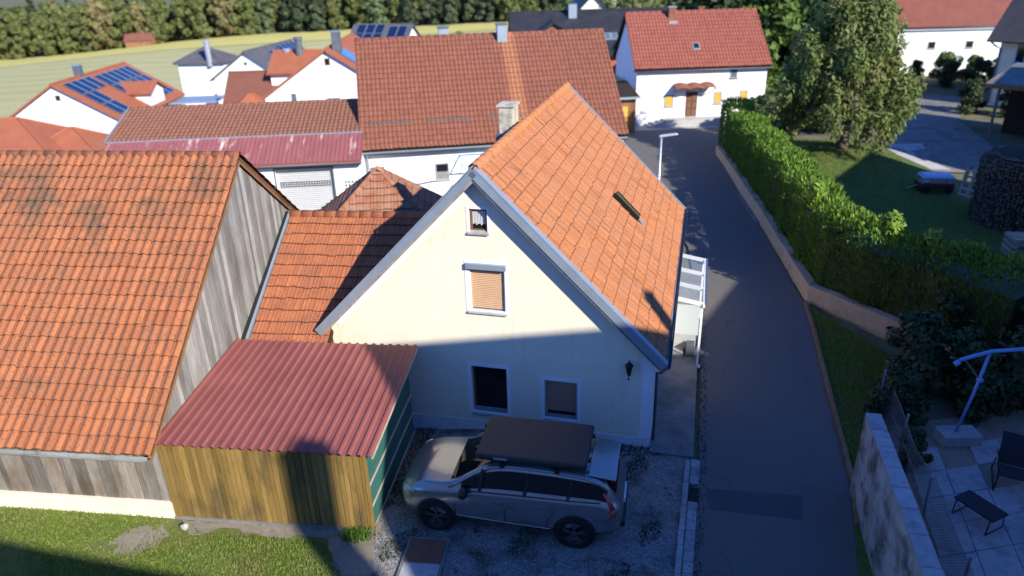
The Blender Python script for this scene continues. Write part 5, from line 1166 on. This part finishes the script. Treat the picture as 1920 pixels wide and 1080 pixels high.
for s_ in (1, -1):
    for xw in (1.43, -1.43):
        mb = MB(); mb.lathe([(.0, s_*.60), (.425, s_*.60), (.425, s_*.937), (.395, s_*.951), (.38, s_*.945), (.0, s_*.90)], 28, (xw, 0, .40), 'y'); mb.build('wheel_arch', 'black_plastic', CA)
        wh = MB().lathe([(.20, s_*.76), (.353, s_*.745), (.375, s_*.78), (.375, s_*.93), (.358, s_*.962), (.275, s_*.965), (.262, s_*.94), (.2, s_*.93)], 32, (xw, 0, .375), 'y').build('wheel', 'tyre', CA, True)
        MB().lathe([(.265, s_*.93), (.262, s_*.952), (.245, s_*.945), (.24, s_*.915), (.0, s_*.91)], 28, (xw, 0, .375), 'y').build('rim', 'alloy_dark', wh, True)
        mb = MB()
        for k in range(5):
            a = k*2*pi/5+.3
            for da in (-.16, .16):
                mb.bar((xw+.05*cos(a), s_*.945, .375+.05*sin(a)), (xw+.245*cos(a+da), s_*.948, .375+.245*sin(a+da)), .03, .025, up=(0, 1, 0))
        mb.lathe([(.055, s_*.93), (.055, s_*.955), (.04, s_*.96)], 14, (xw, 0, .375), 'y'); mb.build('spoke', 'alloy', wh)
    # silver arc over the side glass, seams, handles, mirror, lamps
    arc = [(1.15, .86, 1.09), (.90, .80, 1.225), (.62, .735, 1.39), (.32, .695, 1.555), (-.1, .68, 1.625), (-.95, .68, 1.61), (-1.6, .685, 1.55), (-1.86, .695, 1.48), (-2.05, .71, 1.32)]
    MB().tube([(x, s_*y, z) for x, y, z in arc], .030, 8).build('roof_rail', 'car_silver', CA, True)
    MB().tube([(.93, s_*.885, 1.06), (.3, s_*.895, 1.085), (-.6, s_*.895, 1.105), (-1.5, s_*.88, 1.115), (-1.92, s_*.86, 1.12)], .010, 6).build('window_trim', 'black_plastic', CA)
    for xs_ in (.50, -.42): MB().bar((xs_, s_*.893, 1.09), (xs_-.06, s_*.725, 1.53), .06, .012, up=(0, s_, 0)).build('door_pillar', 'black_plastic', CA)
    MB().bar((-1.28, s_*.885, 1.10), (-1.36, s_*.725, 1.50), .06, .012, up=(0, s_, 0)).build('door_pillar', 'black_plastic', CA)
    for pts in ([(1.0, .98), (1.02, .7), (.98, .38)], [(-.0, 1.02), (-.02, .7), (-.02, .38)], [(-1.02, 1.02), (-1.02, .82), (-.9, .62), (-.85, .38)]):
        MB().tube([(x, s_*(side_y(x, z)-.006), z) for x, z in pts], .009, 5).build('door_seam', 'black_plastic', CA)
    for xh in (.22, -.72):
        MB().bar((xh, s_*(side_y(xh, .9)+.008), .90), (xh-.22, s_*(side_y(xh, .9)+.008), .905), .03, .035).build('door_handle', 'car_silver', CA)
    mr = MB().lathe([(.03, -.12), (.09, -.10), (.10, .0), (.085, .09), (.02, .11)], 10, (.80, s_*1.02, 1.10), 'y').build('side_mirror', 'black_plastic', CA, True); MB().bar((.80, s_*.86, 1.03), (.80, s_*.99, 1.07), .06, .04).build('mirror_arm', 'black_plastic', mr)
    MB().tube([(2.14, s_*.70, .90), (2.05, s_*.81, .90), (1.88, s_*.89, .915)], [.05, .055, .02], 8).build('headlight', 'lamp_clear', CA, True)
    MB().tube([(-1.98, s_*.76, 1.30), (-2.10, s_*.80, 1.12), (-2.17, s_*.865, 1.0)], [.028, .042, .05], 8).build('taillight', 'lamp_red', CA, True)
    MB().tube([(-2.17, s_*.865, 1.0), (-2.20, s_*.86, .88), (-2.08, s_*.905, .84)], [.045, .05, .03], 8).build('taillight', 'lamp_red', CA, True)
    MB().tube([(1.0, s_*.955, .50), (.2, s_*.962, .46), (-.95, s_*.962, .43)], .013, 6).build('side_moulding', 'car_silver', CA)
MB().add([(-2.20, -.62, 1.50), (-1.66, -.66, 1.595), (-1.66, .66, 1.595), (-2.20, .62, 1.50), (-2.20, -.60, 1.545), (-1.66, -.64, 1.632), (-1.66, .64, 1.632), (-2.20, .60, 1.545)], [(3, 2, 1, 0), (4, 5, 6, 7), (0, 1, 5, 4), (1, 2, 6, 5), (2, 3, 7, 6), (3, 0, 4, 7)]).build('spoiler', 'car_silver', CA, bevel=.015)
MB().box(-2.405, -2.30, -.62, .62, .40, .55).build('rear_bumper', 'black_plastic', CA, bevel=.03)
MB().box(-2.385, -2.33, -.26, .26, .72, .83).build('number_plate', 'frame_white', CA, bevel=.004)
for x in (.05, -1.05):
    mb = MB(); mb.bar((x, -.72, 1.704), (x, .72, 1.704), .07, .032); mb.box(x-.05, x+.05, -.72, -.66, 1.60, 1.72); mb.box(x-.05, x+.05, .66, .72, 1.60, 1.72); mb.build('roof_bar', 'black_plastic', CA)
RT = thing('roof_tent', 'dark brown hard shell roof tent box mounted on the silver car', 'roof tent', (-.10, 12.37, 0), R(167.5))
MB().box(-1.64, .60, -.70, .70, 1.755, 1.865).build('shell_lid', 'tent_shell', RT, bevel=.045)
MB().box(-1.60, .56, -.68, .68, 1.722, 1.756).build('shell_base', 'black_plastic', RT, bevel=.015)
MB().box(-.05, .22, .69, .706, 1.78, 1.825).build('side_badge', 'frame_grey', RT)
for x in (.62, -1.66):
    for y in (-.4, .4): MB().box(x-.03, x+.03, y-.04, y+.04, 1.75, 1.82).build('latch', 'black_plastic', RT)

# ------------------------------------------------------------------ patio corner
SW = thing('stained_wall', 'weathered plaster wall with pale coping slabs between road and patio', 'wall', (0, 0, 0))
wa, wb = Vector((7.30, 12.62)), Vector((5.95, 7.2)); t = (wb-wa).normalized(); nn = Vector((t.y, -t.x)); L = (wb-wa).length
mb = MB(); vs = []
for s, z in ((0, 1.97), (L*.5, 1.97), (L, 1.97)):
    p = wa+t*s; 
    for d in (.02, -.22): vs += [(p.x+nn.x*d, p.y+nn.y*d, -.3), (p.x+nn.x*d, p.y+nn.y*d, z)]
mb.add(vs, [(0, 4, 5, 1), (4, 8, 9, 5), (2, 3, 7, 6), (6, 7, 11, 10), (1, 5, 7, 3), (5, 9, 11, 7), (0, 1, 3, 2), (8, 10, 11, 9)]); mb.build('wall_body', 'wall_stained', SW)
s = 0; rg = random.Random(4)
while s < L-.2:
    ln = rg.uniform(.55, .75); p = wa+t*s; q_ = wa+t*(s+ln-.015); wd = .20
    if 1.2 < s < 1.7: wd = .40
    c0 = -.12-(wd-.17)*.5
    MB().bar((p.x+nn.x*c0, p.y+nn.y*c0, 2.0), (q_.x+nn.x*c0, q_.y+nn.y*c0, 2.0), wd*1.5, .05).build('coping_slab', 'slab_stone', SW, bevel=.008); s += ln
WF = thing('wire_fence', 'sagging chain link fence between the stained wall and the patio', 'fence', (0, 0, 0))
fa, fb = Vector((9.35, 15.7)), Vector((7.35, 7.5)); t = (fb-fa).normalized(); L = (fb-fa).length
for s in (0, 2.0, 4.2, 6.4, 8.3): p = fa+t*s; MB().tube([(p.x, p.y, -.2), (p.x+.06*sin(s), p.y, 1.15)], .028, 8).build('post', 'zinc', WF)
mb = MB(); nz = 1.02
def fpt(s, z): return (fa.x+t.x*s+.05*sin(s*1.7)*z, fa.y+t.y*s, .06+z*(1-.07*sin(s*1.5)**2))
k = -1.0
while k < L:
    for sg in (1, -1):
        pts = [(k+(f*nz if sg > 0 else nz-f*nz), f*nz) for f in (0, .5, 1)]
        pts = [fpt(s, z) for s, z in pts if 0 <= s <= L]
        if len(pts) > 1: mb.tube(pts, .004, 3, cap=False)
    k += .075
for z in (0, .5, 1.02): mb.tube([fpt(s*.4, z) for s in range(int(L/.4))], .005, 4)
stuff(mb.build('wire_mesh', 'wire', WF))
PT = thing('patio_paving', 'pale stone slabs of the sunken patio at the lower right', 'paving', (0, 0, 0))
rg = random.Random(9); c0 = Vector((9.15, 13.85)); ux = Vector((.985, .17)); uy = Vector((-.30, -.954))
for i in range(6):
    for j in range(6):
        if (i, j) in ((1, 0), (2, 1), (1, 5)): continue
        p = c0+ux*(i*.82)+uy*(j*.86); o = MB().slab([(0, 0), (.80*ux.x, .80*ux.y), (.80*ux.x+.84*uy.x, .80*ux.y+.84*uy.y), (.84*uy.x, .84*uy.y)], -.05, .03).build('slab', 'slab_stone', PT)
        o.location = (p.x, p.y, rg.uniform(-.004, .006))
PA = thing('cantilever_parasol', 'folded blue grey cantilever parasol frame on a stone block by the patio', 'parasol frame', (10.55, 14.25, 0), 0)
MB().box(-.45, .45, -.25, .25, 0, .28).build('base_block', 'slab_stone', PA, bevel=.01)
MB().tube([(-.08, 0, .25), (.10, 0, 1.3), (.26, .05, 2.35)], .035, 10).build('pole', 'blue_paint', PA, True)
MB().tube([(-.42, 0, 2.24), (-.1, .02, 2.33), (.3, .05, 2.42), (1.2, .05, 2.46), (2.2, .05, 2.40)], .045, 10).build('arm', 'blue_paint', PA, True)
MB().tube([(-.42, 0, 2.20), (-.52, 0, 2.13)], .06, 8).build('arm_end', 'blue_paint', PA); MB().tube([(-.3, .01, 2.24), (.14, .02, 1.72)], .025, 8).build('brace', 'zinc_dark', PA)
MB().lathe([(.05, -.06), (.06, 0), (.05, .06)], 10, (.15, -.02, 1.72), 'y').build('crank', 'blue_paint', PA)
def lounge(name, label, loc, rz):
    c = thing(name, label, 'lounge chair', loc, rz)
    MB().add([(-.30, .28, .42), (.30, .28, .42), (.30, -.28, .34), (-.30, -.28, .34)]+[(-.30, .28, .39), (.30, .28, .39), (.30, -.28, .31), (-.30, -.28, .31)], [(0, 1, 2, 3), (7, 6, 5, 4), (0, 4, 5, 1), (1, 5, 6, 2), (2, 6, 7, 3), (3, 7, 4, 0)]).build('seat', 'fabric_dark', c)
    MB().add([(-.30, -.27, .36), (.30, -.27, .36), (.30, -.62, .98), (-.30, -.62, .98)]+[(-.30, -.30, .34), (.30, -.30, .34), (.30, -.65, .96), (-.30, -.65, .96)], [(0, 1, 2, 3), (7, 6, 5, 4), (0, 4, 5, 1), (1, 5, 6, 2), (2, 6, 7, 3), (3, 7, 4, 0)]).build('backrest', 'fabric_dark', c)
    for s_ in (-1, 1):
        MB().tube([(s_*.33, .34, .02), (s_*.33, .40, .36), (s_*.33, .30, .60), (s_*.33, -.42, .60)], .016, 6).build('armrest', 'iron', c); MB().tube([(s_*.33, .34, .02), (s_*.33, -.55, .02), (s_*.33, -.36, .42)], .016, 6).build('leg', 'iron', c)
    return c
lounge('lounge_chair', 'black fabric lounge chair with metal runners on the patio', (10.75, 12.55, .03), R(150))
lounge('lounge_chair', 'second black lounge chair cut by the right picture edge near the footstool', (10.6, 11.0, .03), R(60))
FS = thing('footstool', 'dark fabric footstool with metal runners on the patio slabs', 'footstool', (9.42, 11.55, .03), R(24))
MB().box(-.25, .25, -.42, .42, .36, .40).build('seat', 'fabric_dark', FS, bevel=.015)
for y in (-.36, .36): MB().tube([(-.22, y, .36), (-.26, y, .02), (.26, y, .02), (.22, y, .36)], .014, 6).build('leg', 'iron', FS)

# ------------------------------------------------------------------ garden things
CT = thing('garden_cart', 'small red handcart with pale blue cover on the shaded garden lawn', 'cart', (20.35, 33.5, gh(20.35, 33.5)), R(-8))
MB().box(-.75, .75, -.42, .42, .22, .48).build('bed', 'cart_red', CT, bevel=.02)
MB().add([(-.72, -.42, .75), (.72, -.42, .75), (.72, .42, .75), (-.72, .42, .75), (-.60, -.30, .88), (.66, -.34, .84), (.66, .34, .84), (-.60, .30, .88)], [(3, 2, 1, 0), (4, 5, 6, 7), (0, 1, 5, 4), (1, 2, 6, 5), (2, 3, 7, 6), (3, 0, 4, 7)]).build('cover', 'tarp_blue', CT)
for x in (-.7, .7):
    for y in (-.4, .4): MB().box(x-.03, x+.03, y-.03, y+.03, .48, .75).build('stake', 'frame_grey', CT)
for x in (-.5, .5):
    for y in (-.47, .47): MB().lathe([(.0, -.03), (.19, -.03), (.19, .03), (.0, .03)], 14, (x, y, .19), 'y').build('wheel', 'tyre', CT)
MB().tube([(-.75, 0, .3), (-1.25, 0, .14)], .025, 6).build('drawbar', 'frame_grey', CT); MB().lathe([(.0, .0), (.17, .02), (.17, .28), (.12, .33)], 12, (-.45, -.1, .47)).build('bucket', 'frame_white', CT)
WD = thing('round_wood_stack', 'tall round stack of split firewood beside the driveway', 'wood stack', (22.1, 29.3, 0))
MB().lathe([(2.02, 0), (2.04, 2.6), (1.6, 2.95), (.2, 3.15)], 24).build('core', 'wood_dark', WD)
rg = random.Random(3); mb = MB(); z = .06
while z < 3.0:
    r = lerp_tab([(0, 2.1), (2.6, 2.12), (2.95, 1.7), (3.1, .6)], z); k_ = int(2*pi*r/.135)
    for i in range(k_):
        a = (i+rg.uniform(-.25, .25))*2*pi/k_; d = Vector((cos(a), sin(a), 0)); sd_ = d.cross(Vector((0, 0, 1))); s = rg.uniform(.045, .068); p0 = d*(r-.15)+Vector((0, 0, z+rg.uniform(-.02, .02))); ln = d*rg.uniform(.14, .24); n_ = rg.choice((3, 4, 5)); ph = rg.uniform(0, 6)
        ring = [sd_*cos(ph+2*pi*q_/n_)*s*1.15+Vector((0, 0, 1))*sin(ph+2*pi*q_/n_)*s for q_ in range(n_)]
        o = len(mb.v); mb.add([p0+q_ for q_ in ring]+[p0+ln+q_ for q_ in ring], [(j, (j+1) % n_, n_+(j+1) % n_, n_+j) for j in range(n_)], 0); mb.f.append(tuple(o+n_+j for j in range(n_))); mb.mi.append(1)
    z += .118
stuff(mb.build('split_logs', ['log_wood', 'log_end'], WD))
def pallet(name, label, loc, rot, n=1, w=1.2, d=.8, logs=False):
    p = thing(name, label, 'pallet', loc, 0); p.rotation_euler = rot
    for k in range(n):
        z = k*.20
        for i in range(5): MB().box(-w/2, w/2, -d/2+i*d/4.9, -d/2+i*d/4.9+.10, z+.12, z+.145).build('slat', 'pallet_wood', p)
        for x in (-w/2, -.06, w/2-.12): MB().box(x, x+.12, -d/2+.002, d/2-.005, z+.002, z+.119).build('block', 'pallet_wood', p)
    return p
pallet('leaning_pallet', 'pale pallet leaning against the left side of the round wood stack', (20.25, 30.55, 1.45), (R(78), 0, R(-58)), 1, .8, 1.3)
pallet('pallet_stack', 'sunlit stack of wooden pallets at the right edge below the wood stack', (17.75, 23.15, 0), (0, 0, R(-12)), 9, 1.2, .9)
LB = thing('low_log_pile', 'low dark pile of logs beside the sunlit pallet stack', 'log pile', (16.4, 24.3, 0), R(-15))
MB().box(-.85, .85, -.28, .28, 0, .85).build('core', 'wood_dark', LB); mb = MB()
for k in range(420):
    x, z, s = rg.uniform(-.9, .9), rg.uniform(.05, 1.0), rg.uniform(.04, .08); yy = -.30 if rg.random() < .7 else rg.uniform(-.3, .2); z = z if yy < -.29 else .86
    mb.add([(x-s, yy+.25, z), (x, yy+.25, z+s), (x+s, yy+.25, z), (x, yy+.25, z-s), (x-s, yy-.06, z), (x, yy-.06, z+s), (x+s, yy-.06, z), (x, yy-.06, z-s)], [(4, 5, 6, 7), (0, 1, 5, 4), (1, 2, 6, 5), (2, 3, 7, 6), (3, 0, 4, 7)])
stuff(link('split_logs', mb.rawmesh('split_logs', 'log_wood'), LB))
GC = thing('green_container', 'dark green open container with pale rim behind the lower hedge end', 'container', (14.4, 20.4, 0), R(-4))
mb = MB(); mb.box(-1.0, 1.0, -.5, -.46, 0, 1.35); mb.box(-1.0, 1.0, .46, .5, 0, 1.35); mb.box(-1.0, -.96, -.46, .46, 0, 1.35); mb.box(.96, 1.0, -.46, .46, 0, 1.35); mb.box(-.96, .96, -.46, .46, .02, .1); mb.build('body', 'green_plastic', GC)
mb = MB(); mb.box(-1.03, 1.03, -.55, -.45, 1.351, 1.40); mb.box(-1.03, 1.03, .45, .55, 1.351, 1.40); mb.build('rim', 'frame_grey', GC)
MB().box(.2, 1.02, -.75, -.51, 0, .5).build('front_step', 'concrete', GC)

rg = random.Random(21); mb = MB()
for _ in range(420):
    x, y = rg.choice(((rg.uniform(-12, -3.2), rg.uniform(9.8, 12.2)), (rg.uniform(-3, 4), rg.uniform(9, 15)), (rg.uniform(3.5, 9), rg.uniform(10, 22)))); s = rg.uniform(.015, .035); a = rg.uniform(0, 6.28); z = gh(x, y)+.012+rg.uniform(0, .03)
    mb.add([(x-cos(a)*s, y-sin(a)*s, z), (x+sin(a)*s*.5, y-cos(a)*s*.5, z+.008), (x+cos(a)*s, y+sin(a)*s, z), (x-sin(a)*s*.5, y+cos(a)*s*.5, z+.01)], [(0, 1, 2, 3)])
stuff(link('fallen_leaves', mb.rawmesh('fallen_leaves', 'leaf_wood_c')), 'scattered dry leaves on the lawn, gravel and road', 'leaves')
def near_edge(x, y): return min(abs(x-(4.15+(y-13.8)*.262)), 9) < .10 or rg.random() < .004
tag(blades('kerb_weeds', [(3.0, 9.6), (4.25, 14.0), (6.9, 24.5), (7.1, 24.4), (4.5, 14), (3.25, 9.6)], 900, .06, 'leaf_dark', rg), 'thin weeds along the left edge of the road', 'weeds')
